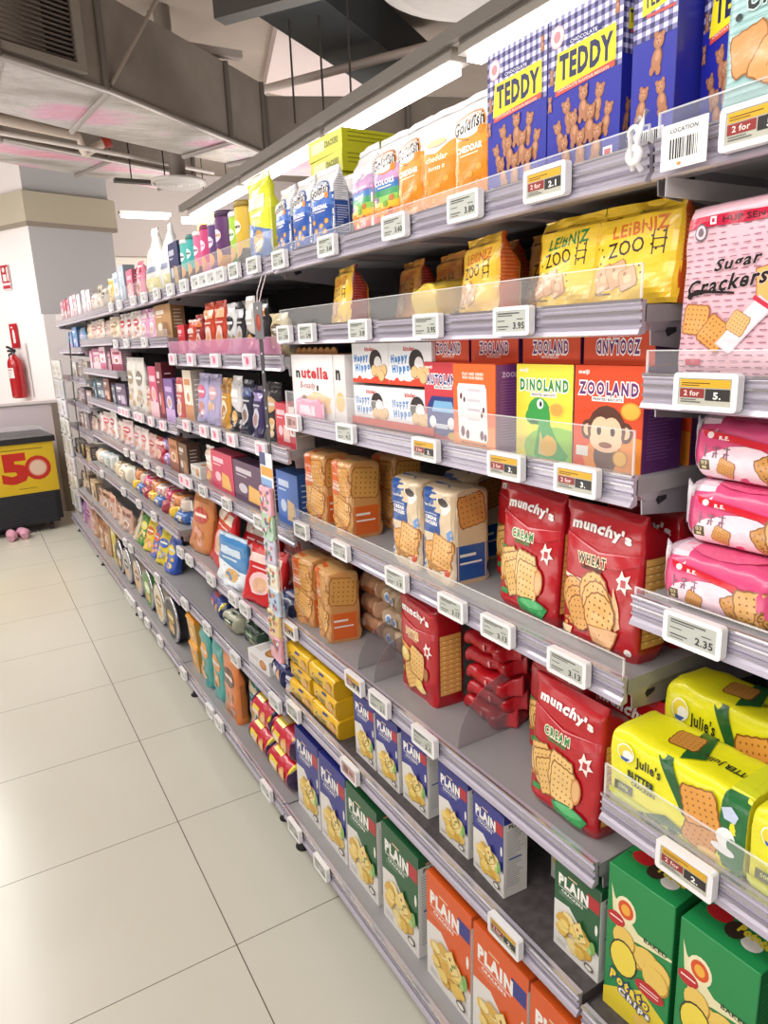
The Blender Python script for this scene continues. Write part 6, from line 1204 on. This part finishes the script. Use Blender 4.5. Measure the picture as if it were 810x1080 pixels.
def diffuser(x, y, z, r, label):
    d = MB(); W = mat('#cfc8c2', .6); prof = [(0,.0),(r*.12,0),(r*.16,.02)]
    for k in range(5): q = .2+k*.13; prof += [(r*q,.03),(r*(q+.10),.0),(r*(q+.12),.03)]
    prof += [(r*.93,.035),(r,.02),(r,.05)]+([(r*.7,.14),(0,.14)] if r > .4 else [(r*.6,.07),(0,.07)])
    d.lathe(prof, W, 40, 'z', (x,y,z)); o = link('ceiling_diffuser', d, label=label, cat='ceiling diffuser')
    n = MB(); n.tube([(x,y,z+(.14 if r > .4 else .07)),(x,y,4.4)], r*(.55 if r > .4 else .3), mat('#8a8078', .7, .2), 20); link('duct_neck', n, o)
diffuser(2.13, 2.62, 3.0, .48, 'large round white ceiling diffuser with concentric rings at the top edge')
diffuser(1.98, 6.85, 2.97, .24, 'small round ceiling diffuser over the far aisle beyond the duct')
def area(name, loc, rot, sx, sy, e, c=(1,.97,.94)):
    L = bpy.data.lights.new(name, 'AREA'); L.shape = 'RECTANGLE'; L.size = sx; L.size_y = sy; L.energy = e; L.color = c; L.spread = RD(170)
    o = bpy.data.objects.new(name, L); C.objects.link(o); o.location = loc; o.rotation_euler = rot; return o
area('shelf_fill_light', (-.55, 1.0, 2.95), (0, RD(-20), 0), .35, 5.0, 58)  # unseen lamp over the aisle, added to light the shelf fronts
area('shelf_fill_light', (-.45, 5.6, 2.95), (0, RD(-20), 0), .35, 4.0, 66)  # second added lamp, for the fronts of the farther bays
area('rear_fill_light', (-1.8, -1.2, 2.9), (0, RD(-38), 0), .8, 3.0, 52)  # unseen lamp behind the camera, added for the shelf fronts
area('far_fill_light', (-1.0, 9.0, 3.4), (0, RD(10), 0), .8, 3.0, 60)  # unseen fill added to brighten the far end by the left wall
area('far_fill_light', (3.8, 9.0, 3.3), (RD(62), 0, 0), 2.5, 1.5, 230)  # added fill, tilted toward the far wall to brighten it
area('far_fill_light', (-2.6, 6.0, 2.9), (0, RD(-60), RD(40)), 1.5, 2.0, 60)  # added fill aimed at the left wall, no fixture there
w = bpy.data.worlds.new('store_ambient'); bpy.context.scene.world = w; w.use_nodes = True
w.node_tree.nodes['Background'].inputs['Color'].default_value = (.95,.93,.95,1); w.node_tree.nodes['Background'].inputs['Strength'].default_value = .0
# ambient fill: large soft lights under the ceiling, as from the many fixtures out of view
area('store_fill_light', (-3.0, 4.0, 4.3), (0, RD(-12), 0), 6.0, 12.0, 255)
area('store_fill_light', (3.5, 4.0, 2.75), (0, RD(180), 0), 3.0, 10.0, 60)
area('ceiling_fill_light', (-1.8, 4.0, .4), (RD(180), 0, 0), 1.6, 10.0, 260, (1,.96,.93))  # unseen lamp near the floor, added to brighten ceiling and ducts
area('ceiling_fill_light', (4.2, 6.0, .4), (RD(180), 0, 0), 2.0, 6.0, 160, (1,.95,.93))  # same added upward fill, behind the shelving
# ------------------------------------------------------------------ camera
cam = bpy.data.cameras.new('camera'); co = bpy.data.objects.new('camera', cam); C.objects.link(co)
cam.sensor_fit = 'HORIZONTAL'; cam.sensor_width = 36; cam.lens = 741.557129*36/810; cam.clip_start = .05
from mathutils import Matrix, Vector
yaw, pit, rol = .527659244, .245397955, -.0401534602
fw_ = Vector((sin(yaw)*cos(pit), cos(yaw)*cos(pit), -sin(pit))); r_0 = Vector((cos(yaw), -sin(yaw), 0)); u_0 = r_0.cross(fw_)
r_ = cos(rol)*r_0+sin(rol)*u_0; up_ = -sin(rol)*r_0+cos(rol)*u_0
co.matrix_world = Matrix(((r_.x, up_.x, -fw_.x, 0), (r_.y, up_.y, -fw_.y, 0), (r_.z, up_.z, -fw_.z, 1.58771443), (0, 0, 0, 1)))
sc = bpy.context.scene; sc.camera = co
sc.view_settings.view_transform = 'Standard'; sc.view_settings.look = 'None'; sc.view_settings.exposure = -.27
sc.cycles.transparent_max_bounces = 16; sc.cycles.max_bounces = 6
